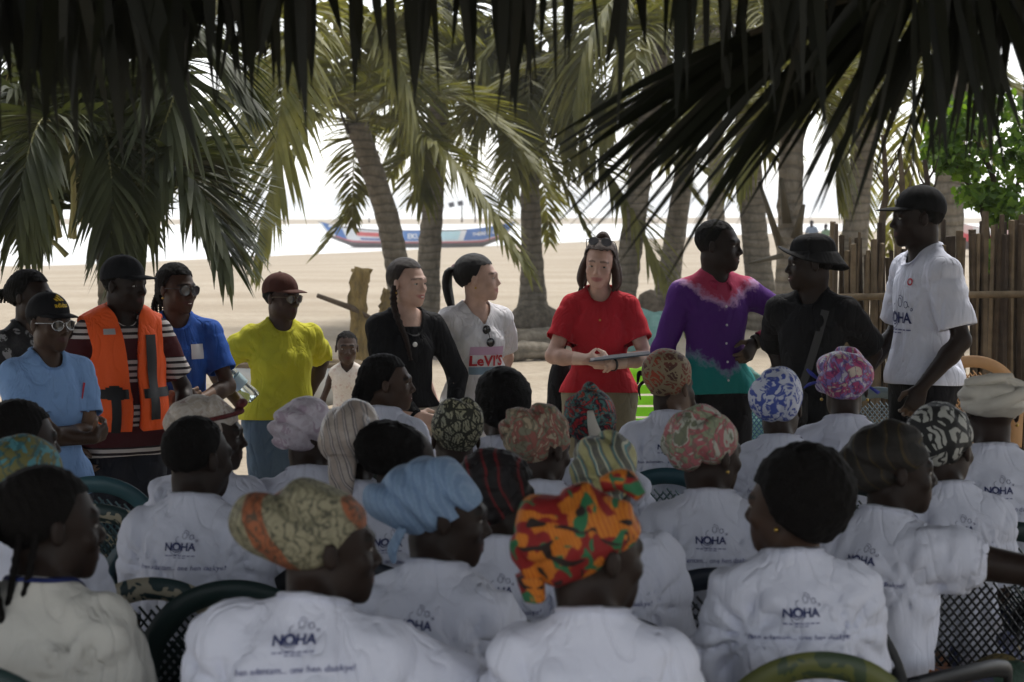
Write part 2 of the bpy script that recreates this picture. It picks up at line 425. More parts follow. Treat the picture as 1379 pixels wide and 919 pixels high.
# ------------------------------------------------------------------ people
def ik(Sh, W, la, lb, pole):
    Sh, W = np.array(Sh, float), np.array(W, float); d = W - Sh; L = np.linalg.norm(d)
    if L > (la + lb) * 0.995: W = Sh + d / L * (la + lb) * 0.995; d = W - Sh; L = np.linalg.norm(d)
    u = d / L; x = (la * la - lb * lb + L * L) / (2 * L); hgt = math.sqrt(max(la * la - x * x, 0))
    p = np.array(pole, float); p = nrm(p - u * (p @ u))
    return Sh + u * x + p * hgt, W
class Fig:
    """the posed skeleton of one person, standing 1.70 units tall, facing +y"""
    def __init__(f, sp):
        f.sp = sp; g = sp.get
        f.sit = g('sit', False); f.g = g('girth', 0.94); f.belly = g('belly', 0.0); f.bust = g('bust', 0.0); f.sw = g('shoulders', 1.0)
        f.seat = g('seatz', 0.44) / g('scale', 1.0)
        f.pel = np.array([0, 0, f.seat + 0.095 if f.sit else 0.93])
        lean, twist, side = R(g('lean', 0)), R(g('twist', 0)), R(g('side', 0))
        f.rot = lambda l: rz(-twist * l) @ ry(side * l) @ rx(-lean * l)
        f.RC = f.rot(1.0)
        hy, hp, hr = R(g('hyaw', 0)), R(g('hpitch', 0)), R(g('hroll', 0))
        f.RH = rz(-hy) @ rx(hp) @ ry(hr); f.hs = g('head', 1.0)
        f.nb = f.T((0, -0.012, 1.425)); f.hc = f.T((0, 0.024 + g('hfwd', 0), (1.570 if f.sit else 1.578) + g('hup', 0)))
        f.arms = []
        for sgn, key in ((-1, 'L'), (1, 'R')):
            a = dict(g(key, {}))
            sh = f.T((sgn * 0.158 * f.sw, -0.012, 1.362 + a.get('shrug', 0)))
            if 'w' in a: w = np.array(a['w'], float) + (0 if f.sit is False else np.array([0, 0, f.pel[2] - 0.93]))
            elif f.sit: w = np.array([sgn * 0.13, 0.36, f.seat + 0.18])
            else: w = np.array([sgn * 0.27, 0.03, 0.86])
            pole = a.get('pole', (sgn * 0.45, -1, -0.3) if f.sit else (sgn * 0.8, -1, -0.3))
            el, w = ik(sh, w, 0.285, 0.25, pole)
            fd = nrm(a.get('f', nrm(w - el) * 0.9 + np.array([0, 0.2, -0.1]) if f.sit else nrm(w - el) + np.array([0, 0.15, 0])))
            n0 = np.array(a.get('n', (0, 0, -1) if f.sit else (-sgn, 0, 0)), float); n0 = nrm(n0 - fd * (n0 @ fd))
            f.arms.append(dict(s=sh, e=el, w=w, f=fd, n=n0, t=np.cross(fd, n0) * sgn, curl=a.get('curl', 0.5), sgn=sgn, fine=a.get('fine', False)))
        f.legs = []
        for i, sgn in enumerate((-1, 1)):
            st = g('stride', 0.0) * sgn
            if f.sit:
                hip = f.pel + (sgn * 0.09, 0.02, -0.01); kn = np.array([sgn * (0.12 + g('knees', 0.02)), 0.44, f.seat + 0.065]); an = np.array([sgn * 0.13, 0.43 + st, 0.085])
            else:
                hip = f.pel + (sgn * 0.088, 0, -0.03); kn = np.array([sgn * 0.095, 0.015 + st * 0.5, 0.49]); an = np.array([sgn * 0.105, -0.015 + st, 0.085])
            f.legs.append((hip, kn, an))
    def T(f, p, l=1.0):
        return f.pel + f.rot(l) @ (np.array(p, float) - (0, 0, 0.93))
    def H(f, p): return f.hc + f.RH @ (np.array(p, float) * f.hs)
    def torso(f, s, inf=0.0, k=0.05, loose=0.0, low=True):
        g, sw = f.g, f.sw; i = inf
        def el(c, r, l, kk=k): s.ell(f.T(c, l), np.array(r) + i, f.rot(l), kk)
        el((0, -0.005, 0.93), (0.148 * g + loose, 0.105 * g + loose, 0.125), 0.0)
        if low:
            for q in (-1, 1): el((q * 0.072 * g, -0.055, 0.90), (0.082 * g + loose * .6, 0.075 * g + loose * .6, 0.09), 0.0)
        el((0, 0.0, 1.075), (0.120 * g + loose, 0.09 * g + loose + f.belly * 0.4, 0.16), 0.5)
        if f.belly: el((0, 0.035 + f.belly * 0.5, 1.03), (0.12 * g, 0.075 + f.belly, 0.12), 0.4)
        el((0, -0.005, 1.245), (0.134 * (g * .6 + .4) + loose * 0.7, 0.097 * (g * .6 + .4) + loose * .6, 0.17), 1.0)
        el((0, -0.014, 1.325), (0.142 * sw * (g * .5 + .5), 0.082 * (g * .5 + .5), 0.09), 1.0)
        for q in (-1, 1):
            s.cone(f.T((q * 0.06, -0.018, 1.385)), f.T((q * 0.142 * sw, -0.012, 1.357)), 0.043 + i, 0.046 + i, k)
            s.cone(f.T((0, -0.022, 1.455)), f.T((q * 0.11 * sw, -0.016, 1.383)), 0.028 + i, 0.03 + i, k)
        if f.bust and inf > 0:                                # cloth bridges the chest and hangs from it
            el((0, 0.052 + f.bust * 0.55, 1.235), (0.112, 0.038 + f.bust * 0.55, 0.07), 1.0); el((0, 0.035 + f.bust * 0.4, 1.12), (0.105, 0.04 + f.bust * 0.5, 0.13), 0.6)
        return s
    def armprims(f, s, a, inf=0.0, k=0.02):
        m = f.sp.get('limb', 1.0)
        s.cone(a['s'], a['s'] + (a['e'] - a['s']) * 0.35, 0.052 * m + inf, 0.047 * m + inf, 0.035)
        s.cone(a['s'] + (a['e'] - a['s']) * 0.2, a['e'], 0.046 * m + inf, 0.036 * m + inf, k)
        mid = a['e'] + (a['w'] - a['e']) * 0.3
        s.cone(a['e'], mid, 0.038 * m + inf, 0.041 * m + inf, k)
        s.cone(mid, a['w'], 0.041 * m + inf, 0.0265 * (m * .5 + .5) + inf, k)
    def handprims(f, s, a):
        W, fd, n, t, c = a['w'], a['f'], a['n'], a['t'], a['curl']
        sc = f.sp.get('hand', 1.0)
        s.ell(W + fd * 0.05 * sc, np.array([0.034, 0.05, 0.0155]) * sc, np.stack([t, fd, n], 1), 0.02)
        lens = (0.078, 0.088, 0.08, 0.062)
        for j in range(4):
            off = (0.030 - j * 0.0195) * sc
            kn = W + fd * (0.086 - (0.006 if j in (0, 3) else 0) - (0.006 if j == 3 else 0)) * sc + t * off
            s.cone(W + fd * 0.02 * sc + t * off * 0.6, kn, 0.0125 * sc, 0.0105 * sc, 0.012)
            ang = 0.25 + c * (0.9 + j * 0.06); dirn = fd * math.cos(ang) + n * math.sin(ang) + t * (0.09 - 0.06 * j) * (1 - c)
            p1 = kn + nrm(dirn) * lens[j] * 0.48 * sc
            ang2 = ang + c * 1.35; d2 = fd * math.cos(ang2) + n * math.sin(ang2)
            p2 = p1 + d2 * lens[j] * 0.32 * sc
            ang3 = ang2 + c * 0.6; p3 = p2 + (fd * math.cos(ang3) + n * math.sin(ang3)) * lens[j] * 0.22 * sc
            s.cone(kn, p1, 0.0095 * sc, 0.0088 * sc, 0.006); s.cone(p1, p2, 0.0088 * sc, 0.008 * sc, 0.003); s.cone(p2, p3, 0.008 * sc, 0.007 * sc, 0.003)
        b = W + fd * 0.022 * sc + t * 0.022 * sc + n * 0.006 * sc
        m = b + nrm(fd * 0.65 + t * 0.75 + n * (0.25 + c * 0.5)) * 0.042 * sc
        e = m + nrm(fd * 0.85 + t * (0.35 - c * 0.6) + n * (0.2 + c * 0.6)) * 0.036 * sc
        s.cone(W + fd * 0.012 * sc, b, 0.016 * sc, 0.0145 * sc, 0.012); s.cone(b, m, 0.0135 * sc, 0.0108 * sc, 0.008); s.cone(m, e, 0.0105 * sc, 0.0078 * sc, 0.003)
    def legprims(f, s, inf=0.0, k=0.03, lower=True):
        g = f.g
        for hip, kn, an in f.legs:
            s.cone(hip, kn, 0.083 * g + inf, 0.056 * g ** .5 + inf, 0.05)
            if lower:
                c = kn + (an - kn) * 0.3 + np.array([0, -0.012, 0])
                s.cone(kn, c, 0.054 * g ** .5 + inf, 0.055 * g ** .5 + inf, k); s.cone(c, an, 0.055 * g ** .5 + inf, 0.034 + inf, k)
    def headprims(f, s):
        sp = f.sp; H, RH, q = f.H, f.RH, f.hs
        nw = sp.get('nose', 1.25); sm = sp.get('smile', 0.3); fw = sp.get('face', 1.0)
        def el(c, r, k=0.02, sub=False): s.ell(H(c), np.array(r) * q, RH, k * q, sub)
        def co(a, b, ra, rb, k=0.01): s.cone(H(a), H(b), ra * q, rb * q, k * q)
        nr = sp.get('neck', 0.05)
        s.cone(f.nb - f.RC @ np.array([0, -0.008, 0.02]), H((0, -0.03, -0.055)), nr * 1.05, nr, 0.025)
        s.cone(f.nb + f.RC @ np.array([0, 0.02, 0]), H((0, 0.0, -0.08)), nr * 0.9, nr * 0.75, 0.02)
        el((0, -0.012, 0.033), (0.0735, 0.094, 0.083), 0.02)
        el((0, 0.036, -0.012), (0.061 * fw, 0.058, 0.074), 0.03)
        el((0, 0.028, -0.062), (0.05 * fw, 0.056, 0.048), 0.03)
        el((0, 0.072, -0.1), (0.021, 0.017, 0.017), 0.025)
        for x in (-1, 1):
            el((x * 0.042 * fw, 0.008, -0.058), (0.017, 0.03, 0.032), 0.025)
            el((x * 0.041 * fw, 0.066, -0.028), (0.021, 0.017, 0.017 + 0.004 * sm), 0.02)
            el((x * 0.031, 0.101, 0.001), (0.019, 0.0145, 0.012), 0.012, True)
            el((x * 0.031, 0.078, 0.009), (0.0185, 0.0125, 0.009), 0.006)
            el((x * 0.0785, -0.008, -0.005), (0.0085, 0.017, 0.029), 0.006)
            el((x * 0.090, -0.002, -0.004), (0.0065, 0.009, 0.017), 0.004, True)
        co((-0.036, 0.08, 0.022), (0, 0.089, 0.019), 0.0105, 0.0105, 0.014); co((0.036, 0.08, 0.022), (0, 0.089, 0.019), 0.0105, 0.0105, 0.014)
        co((0, 0.089, 0.006), (0, 0.1065, -0.030), 0.008, 0.0108 * (nw * .4 + .6), 0.012)
        for x in (-1, 1): el((x * 0.0118 * nw, 0.0965, -0.0355), (0.0085 * nw, 0.0105, 0.0078), 0.007)
        el((0, 0.073, -0.066), (0.031, 0.0215, 0.03), 0.02)
        lw = 0.021 + 0.007 * sm; lz = 0.006 * sm
        for x in (-1, 1): co((0, 0.0945, -0.0585), (x * lw, 0.083, -0.0635 + lz), 0.006 * (nw * .6 + .4), 0.0035, 0.004)
        co((-lw * 0.75, 0.086, -0.0705 + lz * .6), (0, 0.0935, -0.0735), 0.004, 0.0062 * (nw * .6 + .4), 0.004)
        co((lw * 0.75, 0.086, -0.0705 + lz * .6), (0, 0.0935, -0.0735), 0.004, 0.0062 * (nw * .6 + .4), 0.004)
    def body(f, root):
        sp = f.sp; s = S(); f.torso(s, 0.0, 0.035)
        for a in f.arms: f.armprims(s, a); f.handprims(s, a)
        f.legprims(s)
        if not sp.get('shoes', True) or True:
            for hip, kn, an in f.legs:
                s.ell(an + (0, 0.05, -0.045), (0.042, 0.115, 0.036), None, 0.03)
        f.headprims(s)
        V, F = sdf_mesh(s, 0.0155); F = tris(F)
        ax = nrm(f.hc - f.nb); cp = f.nb + ax * 0.05
        parts = []
        def region(V, c, axis, rad):                       # >0 beyond the cut plane and near the piece
            return np.minimum((V - cp_) @ axis, rad - np.linalg.norm(V - c, axis=1))
        cuts = [(f.hc, ax, cp, 0.21 * f.hs, sp.get('hh', 0.006))]
        for a in f.arms:
            u = nrm(a['w'] - a['e']); cuts.append((a['w'] + a['f'] * 0.07, u, a['w'] - u * 0.012, 0.15, 0.0052 if a['fine'] else 0.0075))
        for c, axis, cp_, rad, h in cuts:
            v2, f2 = sdf_mesh(s, h, lo=c - rad - h * 3, hi=c + rad + h * 3)
            g = region(v2, c, axis, rad * 0.97)
            v2, f2 = clip(v2, f2, -(g + 0.004)); parts.append((v2, f2))
            V, F = clip(V, F, region(V, c, axis, rad * 0.97) - 0.001)
        n = len(V); Vs, Fs = [V], [F]
        for v2, f2 in parts: Vs.append(v2); Fs.append(f2 + n); n += len(v2)
        V, F = np.concatenate(Vs), np.concatenate(Fs)
        me = mesh_data('body', V, F, skin_mat(sp['skin'], sp.get('lip', (0.06, 0.022, 0.02))))
        hl = (V - f.hc) @ f.RH / f.hs
        x, y, z = hl.T; sm = sp.get('smile', 0.3); lw = 0.024 + 0.007 * sm
        lip = np.clip(1.6 - (np.abs(x) / lw) ** 2 - ((z + 0.0655 - 0.006 * sm * (x / lw) ** 2) / 0.0105) ** 2, 0, 1) * (y > 0.075)
        by = 0.027 - 0.25 * np.maximum(np.abs(x) - 0.03, 0) - 0.12 * np.maximum(0.03 - np.abs(x), 0)
        brow = np.clip(1.5 - ((z - by) / 0.0048) ** 2, 0, 1) * (y > 0.06) * (np.abs(x) > 0.011) * (np.abs(x) < 0.053)
        palm = np.zeros(len(V))
        for a in f.arms:
            r = V - a['w']; d = r @ a['f']; palm = np.maximum(palm, np.clip((r @ a['n']) / 0.006 - 0.3, 0, 1) * (d > 0) * (d < 0.2) * (np.linalg.norm(r, axis=1) < 0.2))
        for nm, val in (('lip', lip), ('brow', brow), ('palm', palm)):
            at_ = me.attributes.new(nm, 'FLOAT', 'POINT'); at_.data.foreach_set('value', val.astype(np.float32))
        obj('body', me, root)
        # eyes
        for x in (-1, 1):
            Ve, Fe = sphere(16, 8); Ve = Ve * np.array([0.0138, 0.0085, 0.0058]) + np.array([x * 0.031, 0.0800, -0.0005])
            e = mobj('eye', f.hc + (Ve * f.hs) @ f.RH.T, Fe, EYE_WHITE, root)
            gz = R(sp.get('gaze', 0))
            Vi, Fi = sphere(12, 6); Vi = Vi * np.array([0.0058, 0.0035, 0.0060]) + np.array([x * 0.031 + 0.006 * math.sin(gz), 0.0860, 0.0])
            mobj('iris', f.hc + (Vi * f.hs) @ f.RH.T, Fi, EYE_IRIS, e)
        if sm > 0.75:
            Ve, Fe = sphere(12, 6); Ve = Ve * np.array([0.0195, 0.006, 0.0042 * sp.get('teeth', 1)]) + np.array([0, 0.0950, -0.0660])
            Ve[:, 1] -= 26 * Ve[:, 0] ** 2; Ve[:, 2] += 9 * Ve[:, 0] ** 2
            mobj('teeth', f.hc + (Ve * f.hs) @ f.RH.T, Fe, TEETH, root)
    # ---------------- garments
    def shirt(f, root, mat, name='t_shirt', sleeve=0.2, hem=0.84, inf=0.011, loose=0.012, neck=0.066, vneck=0.0, amp=0.009, seed=1, long=False, h=0.0115, collar=None, flare=0.0, sl_r=0.064, cuff=None):
        s = S(); f.torso(s, inf, 0.04, loose + f.sp.get('loose', 0.0))
        if flare or not f.sit: s.cone(f.T((0, 0, 0.98), .2), f.T((0, 0, 0.80), 0), 0.10 * f.g + loose, 0.10 * f.g + loose + flare, 0.06)
        if not f.sit: s.ell(f.pel + (0, -0.012, -0.03), (0.168 * f.g + loose, 0.128 * f.g + loose, 0.17), None, 0.05)
        nr = f.sp.get('neck', 0.05); s.cone(f.nb - f.RC @ np.array([0, 0.002, 0.05]), f.nb + f.RC @ np.array([0, 0.0, 0.0]), nr * 1.05 + 0.013, nr + 0.010, 0.03)
        if not f.sit:
            for hip, kn, an in f.legs: s.cone(hip, hip + (kn - hip) * 0.35, 0.103 * f.g + loose, 0.1 * f.g + loose, 0.05)
        L = []
        for a in f.arms:
            m = f.sp.get('limb', 1.0)
            if long:
                s.cone(a['s'], a['e'], 0.0625 * m, 0.047 * m, 0.035)
                ln = np.linalg.norm(a['w'] - a['e']); s.cut(a['e'], a['w'], 0.049 * m, 0.037, ln - 0.005 if long is True else long, 0.03)
                L.append((a['e'], nrm(a['w'] - a['e']), ln - 0.005 if long is True else long, 0.075))
            elif sleeve > 0:
                s.cone(a['s'] + np.array([0, 0, 0.004]), a['s'] + (a['e'] - a['s']) * 0.3, 0.0555 * m, 0.058 * m, 0.035)
                s.cut(a['s'], a['e'], 0.056 * m, sl_r * 1.12 * m, sleeve, 0.03)
                L.append((a['s'], nrm(a['e'] - a['s']), sleeve, 0.105 * m))
        W1 = waves(seed, 7, 22, 48, (1.6, 1, 0.6)); W2 = waves(seed + 9, 5, 60, 110, (1.3, 1, 0.7)); W3 = waves(seed + 5, 4, 5, 12)
        WV = waves(seed + 31, 4, 9, 22); pits = [(f.T((q * 0.125 * f.sw, -0.02, 1.27)), q) for q in (-1, 1)]; RCf = f.RC.astype(np.float32); t0_ = f.T((0, 0, 1.2)).astype(np.float32); nb_ = f.nb.astype(np.float32)
        def post(P, d):
            l = (P - t0_) @ RCf; x, y, z = l[..., 0], l[..., 1], l[..., 2]
            warp = noise(P, WV)
            fold = np.abs(np.sin(x * 30 + 1.6 * warp + z * 5 + seed)) ** 0.6 - 0.6                      # long hanging folds
            out = d + amp * 0.55 * ridges(P, W1, W3) * np.clip(0.55 + 0.5 * noise(P, W3), 0.1, 1.2) - amp * 0.75 * fold * np.clip(0.75 - z * 3.2, 0.12, 1.0) * np.clip(0.6 + 0.5 * warp, 0.05, 1.2) + amp * 0.16 * noise(P, W2)
            for p, q in pits:                                                                            # drag lines round the armpits
                v = (P - p.astype(np.float32)) @ RCf; ds = np.sqrt((v * v).sum(-1)); th = np.arctan2(v[..., 2], v[..., 0] * q)
                out = out - amp * 0.9 * (np.abs(np.sin(th * 4.5 + warp + seed)) ** 0.6 - 0.6) * np.exp(-((ds - 0.07) / 0.07) ** 2)
            for o_, u_, ln_, rr_ in L:                                                                   # seam where the sleeve is set in
                v = P - np.asarray(o_, np.float32); al = v @ np.asarray(u_, np.float32); ds = np.sqrt(np.maximum((v * v).sum(-1) - al * al, 0))
                if not long: out = out + 0.0055 * np.exp(-((al - 0.028) / 0.010) ** 2) * (ds < 0.1)
            kn = np.sqrt(((P - nb_) ** 2).sum(-1)); wn_ = np.clip((kn - 0.075) / 0.07, 0, 1)
            return d + (out - amp * 0.3 - d) * wn_ - 0.003 * (1 - wn_)
        V, F = sdf_mesh(s, h, post=post, pad=0.01); F = tris(F)
        # open the sleeve ends: drop the flat caps and true up the edges
        for o, u, ln, rr in L:
            al = (V - o) @ u; ds = np.linalg.norm((V - o) - al[:, None] * u, axis=1)
            inner = (al > ln - 0.8 * h) & (al < ln + 1.6 * h) & (ds < rr)
            cf = inner[F].all(1); fn = np.cross(V[F[:, 1]] - V[F[:, 0]], V[F[:, 2]] - V[F[:, 0]]); fn /= np.linalg.norm(fn, axis=1)[:, None] + 1e-9
            cf &= (fn @ u) > 0.6; cv = np.zeros(len(V), bool); cv[np.unique(F[cf])] = True
            F = F[~cf]; V[cv] = V[cv] + (ln - al[cv])[:, None] * u
        hz = f.T((0, 0, hem), 0); hn = np.array([0, 0, 1.0])
        g1 = (hz - V) @ hn + 0.006 * np.sin(V[:, 0] * 9 + seed) + 0.004 * np.sin(V[:, 1] * 14)
        V, F = clip(V, F, g1)
        ax = nrm(f.RC @ np.array([0, -0.12, 1.0])); r = V - (f.nb + f.RC @ np.array([0, 0.016, 0.0])); al = r @ ax; ds = np.linalg.norm(r - al[:, None] * ax, axis=1)
        g2 = np.minimum(neck - ds, al + 0.07)
        if vneck:
            rl = r @ f.RC; vv = np.minimum(np.minimum(0.055 - np.abs(rl[:, 0]) + np.minimum(rl[:, 2], 0) * 0.055 / vneck, rl[:, 1]), rl[:, 2] + vneck); g2 = np.maximum(g2, vv)
        V, F = clip(V, F, g2)
        o = mobj(name, V, F, mat, root)
        sol = o.modifiers.new('thickness', 'SOLIDIFY'); sol.thickness = 0.004; sol.offset = -1
        f.tree = BVHTree.FromPolygons([tuple(map(float, v)) for v in V], [tuple(map(int, t)) for t in F])
        f.shirt_o = o
        # ribbed collar and hem bands follow the open edges
        if collar is not None:
            th = np.linspace(0, 2 * math.pi, 40, endpoint=False); loop = []
            e1 = nrm(f.RC @ np.array([1, 0, 0])); e2 = np.cross(ax, e1)
            o0 = f.nb + f.RC @ np.array([0, 0.016, 0])
            for a_ in th:
                dr = e1 * math.cos(a_) + e2 * math.sin(a_)
                st = o0 + ax * 0.16 + dr * (neck + 0.004); hit = f.tree.ray_cast(Vector(st), Vector(-ax), 0.3)
                loop.append(np.array(hit[0]) if hit[0] is not None else None)
            ok = [p for p in loop if p is not None]
            if len(ok) > 30 and not vneck:
                for i in range(40):
                    if loop[i] is None: loop[i] = loop[i - 1] if loop[i - 1] is not None else ok[0]
                P = np.array(loop); P = (np.roll(P, 1, 0) + P * 2 + np.roll(P, -1, 0)) / 4
                m = MB(); rings = []
                for i in range(40):
                    dr = e1 * math.cos(th[i]) + e2 * math.sin(th[i])
                    rings.append([P[i] + dr * 0.012 - ax * 0.003, P[i] + dr * 0.006 + ax * 0.003, P[i] - dr * 0.003 + ax * 0.005, P[i] - dr * 0.006 - ax * 0.003])
                Vc = np.array(rings).reshape(-1, 3); Fc = [(i * 4 + j, ((i + 1) % 40) * 4 + j, ((i + 1) % 40) * 4 + j + 1, i * 4 + j + 1) for i in range(40) for j in range(3)]
                mobj('collar', Vc, Fc, collar, o)
        return o
    def onto(f, U, side='back', z0=1.2, off=0.003, x0=0.0, lift=None, rotz=0.0, tilt=0.0):
        """flat print coordinates (u to the reader's right, v up) laid on the shirt"""
        q = 1 if side == 'back' else -1
        RR = f.RC @ rz(rotz); out = []
        ct, st_ = math.cos(tilt), math.sin(tilt)
        for u, v in U:
            u, v = u * ct - v * st_, u * st_ + v * ct
            p = f.T((0, 0, z0)) + RR @ np.array([q * (x0 + u), -q * 0.5, v]); d = RR @ np.array([0, q * 1.0, 0])
            hit = f.tree.ray_cast(Vector(p), Vector(d), 0.8)
            out.append(np.array(hit[0]) + np.array(hit[1]) * off if hit[0] is not None else None)
        return out
    def printed(f, shape, mat, name='print', **kw):
        V, F = shape; P = f.onto(V, **kw)
        keep = [fc for fc in F if all(P[i] is not None for i in fc)]
        if not keep: return None
        P = [p if p is not None else np.zeros(3) for p in P]
        used = sorted({i for fc in keep for i in fc}); mp = {i: n for n, i in enumerate(used)}
        return mobj(name, [P[i] for i in used], [tuple(mp[i] for i in fc) for fc in keep], mat, f.shirt_o, smooth=True)
    def trousers(f, root, mat, name='trousers', inf=0.014, short=0.0, flare=0.0, seed=3, top=1.0):
        s = S(); g = f.g
        s.ell(f.pel + (0, -0.005, 0.0), (0.146 * g + inf, 0.103 * g + inf, 0.125), None, 0.035)
        for q in (-1, 1): s.ell(f.pel + (q * 0.072 * g, -0.055, -0.03), (0.082 * g + inf, 0.075 * g + inf, 0.09), None, 0.05)
        for hip, kn, an in f.legs:
            s.cone(hip, kn, 0.086 * g + inf, 0.062 * g ** .5 + inf, 0.05); s.cone(kn, an + (0, 0, 0.02), 0.062 * g ** .5 + inf, 0.048 + inf + flare, 0.03)
        W1 = waves(seed, 6, 25, 55, (0.7, 0.7, 1.3)); W3 = waves(seed + 5, 4, 6, 14)
        V, F = sdf_mesh(s, 0.016, post=lambda P, d: d + 0.004 * ridges(P, W1, W3))
        V, F = clip(V, F, V[:, 2] - (f.pel[2] + 0.09)) if not f.sit else (V, tris(F))
        o = mobj(name, V, F, mat, root); return o
    def skirt(f, root, mat, seed=3):
        s = S(); g = f.g
        s.ell(f.pel + (0, -0.005, 0.0), (0.175 * g, 0.13 * g, 0.13), None, 0.08)
        for q in (-1, 1): s.ell(f.pel + (q * 0.08 * g, -0.05, -0.03), (0.095 * g, 0.09 * g, 0.09), None, 0.05)
        for hip, kn, an in f.legs:
            s.cone(hip, kn, 0.105 * g, 0.09, 0.12); s.cone(kn, an + (0, -0.02, 0.1), 0.09, 0.10, 0.10)
        W1 = waves(seed, 6, 22, 45, (1.2, 1, 0.4)); W3 = waves(seed + 5, 4, 6, 14)
        V, F = sdf_mesh(s, 0.02, post=lambda P, d: d + 0.006 * ridges(P, W1, W3), pad=.01)
        V, F = clip(V, F, 0.12 - V[:, 2])
        return mobj('skirt', V, F, mat, root)
    def shoes(f, root, mat):
        for hip, kn, an in f.legs:
            s = S(); s.ell(an + (0, 0.055, -0.047), (0.05, 0.135, 0.036), None, 0.02); s.ell(an + (0, 0, -0.02), (0.045, 0.055, 0.06), None, 0.03)
            V, F = sdf_mesh(s, 0.015); V[:, 2] = np.maximum(V[:, 2], 0.002); mobj('shoe', V, F, mat, root)
    # ---------------- head pieces (head frame: x right, y forward, z up)
    def hm(f, name, s, mat, root, h=0.006, post=None, g=None, thick=0.0, pad=0.0):
        V, F = sdf_mesh(s, h, post=post, pad=pad); F = tris(F)
        if g is not None: V, F = clip(V, F, g(V))
        o = mobj(name, f.hc + (V * f.hs) @ f.RH.T, F, mat, root)
        if thick: m = o.modifiers.new('thickness', 'SOLIDIFY'); m.thickness = thick; m.offset = -1
        return o
    def hmesh(f, name, V, F, mat, root, smooth=True):
        return mobj(name, f.hc + (np.asarray(V, float) * f.hs) @ f.RH.T, F, mat, root, smooth)
    def hair_short(f, root, mat, up=0.008, front=0.075, back=-0.055, rough=0.002, seed=1):
        s = S(); s.ell((0, -0.014 - up * 0.7, 0.035 + up * 0.2), (0.0735 + up * 0.9, 0.094 + up, 0.084 + up))
        W = waves(seed, 20, 180, 380)
        def g(V):
            x, y, z = V.T
            t = np.clip((y + 0.02) / 0.10, -1, 1)
            line = np.where(t > 0, -0.01 + (front + 0.012) * np.clip(t / 0.55, 0, 1) ** 1.4, -0.01 + (-back - 0.01) * t)
            ear = np.minimum(0.02 - np.hypot(y + 0.004, (z + 0.012) * 0.8), np.abs(x) - 0.05)
            return np.maximum(line - z + 0.0025 * np.sin(x * 190) + 0.002 * np.sin(y * 260 + x * 90), ear)
        return f.hm('hair', s, mat, root, 0.0065, lambda P, d: d - rough * noise(P, W), g, 0.004)
    def hair_afro(f, root, mat, r=(0.1, 0.112, 0.105), c=(0, -0.028, 0.048), seed=1, rough=0.0022, front=0.06, back=-0.07):
        s = S(); s.ell(c, r); s.ell((0, -0.03, -0.01), (r[0] * 0.86, 0.085, 0.065), None, 0.03)
        W = waves(seed, 26, 120, 330); W2 = waves(seed + 3, 6, 25, 60)
        def g(V):
            x, y, z = V.T
            t = np.clip((y + 0.01) / 0.09, -1, 1)
            line = np.where(t > 0, -0.02 + (front + 0.02) * np.clip(t / 0.6, 0, 1), -0.02 + (-back - 0.02) * t)
            return line - z
        return f.hm('hair', s, mat, root, 0.0065, lambda P, d: d - rough * noise(P, W) - 0.0022 * noise(P, W2), g, 0.004, 0.012)
    def braids_cap(f, root, mat, up=0.011, seed=1, n=62, bun=None, axis=0):
        """rows of plaits lying on the scalp"""
        s = S(); s.ell((0, -0.014 - up * 0.6, 0.036), (0.0735 + up * 0.9, 0.095 + up, 0.084 + up))
        if bun is not None: s.ell(bun[0], bun[1], None, 0.03)
        W = waves(seed, 5, 10, 25); W2 = waves(seed + 2, 16, 150, 350)
        def post(P, d):
            th = np.arctan2(P[..., 0], P[..., 2] + 0.035) if axis == 0 else np.arctan2(P[..., 2], P[..., 0] + 0.2) * 2.2
            return d - 0.0032 * (np.abs(np.sin(th * n * 0.12 + 0.25 * noise(P, W))) ** 0.7 - 0.5) - 0.0014 * np.sin(P[..., 1] * 330 + 3 * np.sin(th * n * .12)) - 0.001 * noise(P, W2)
        def g(V):
            x, y, z = V.T
            t = np.clip((y + 0.02) / 0.10, -1, 1)
            line = np.where(t > 0, -0.012 + 0.085 * np.clip(t / 0.6, 0, 1) ** 1.3, -0.012 + 0.045 * t)
            ear = np.minimum(0.02 - np.hypot(y + 0.004, (z + 0.012) * 0.8), np.abs(x) - 0.05)
            return np.maximum(line - z, ear) if bun is None else np.maximum(np.where(y < -0.06, -1.0, line - z), ear)
        return f.hm('hair', s, mat, root, 0.0055, post, g, 0.004, 0.01)
    def strands(f, hair, mat, paths, rad, name='braid', world=False, plait=True):
        for i, p in enumerate(paths):
            P = spline(p, 26); L = np.linspace(0, 1, 26)
            rr = rad * (1 - 0.45 * L ** 2)
            if plait: rr = rr * (1 + 0.22 * np.sin(L * 70))
            V, F = tube(P, rr, 7)
            if world: mobj(name, V, F, mat, hair)
            else: f.hmesh(name, V, F, mat, hair)
    def wrap(f, root, mat, name='headscarf', r=(0.092, 0.112, 0.1), c=(0, -0.02, 0.048), bulge=None, front=0.052, back=-0.062, axis=(0.3, 0.5, 1.0), freq=95, amp=0.006, seed=1, swirl=0.0, extra=(), low_side=-0.012, h=0.006):
        s = S(); s.ell(c, r)
        for b in ([bulge] if bulge is not None else []): s.ell(b[0], b[1], None, 0.045)
        for e in extra: s.ell(e[0], e[1], None, 0.02)
        A = nrm(axis).astype(np.float32); W = waves(seed, 6, 14, 34); W2 = waves(seed + 2, 8, 60, 130); W4 = waves(seed + 4, 4, 18, 40)
        bc = np.array(bulge[0] if bulge is not None else (0, -0.1, 0.05), np.float32)
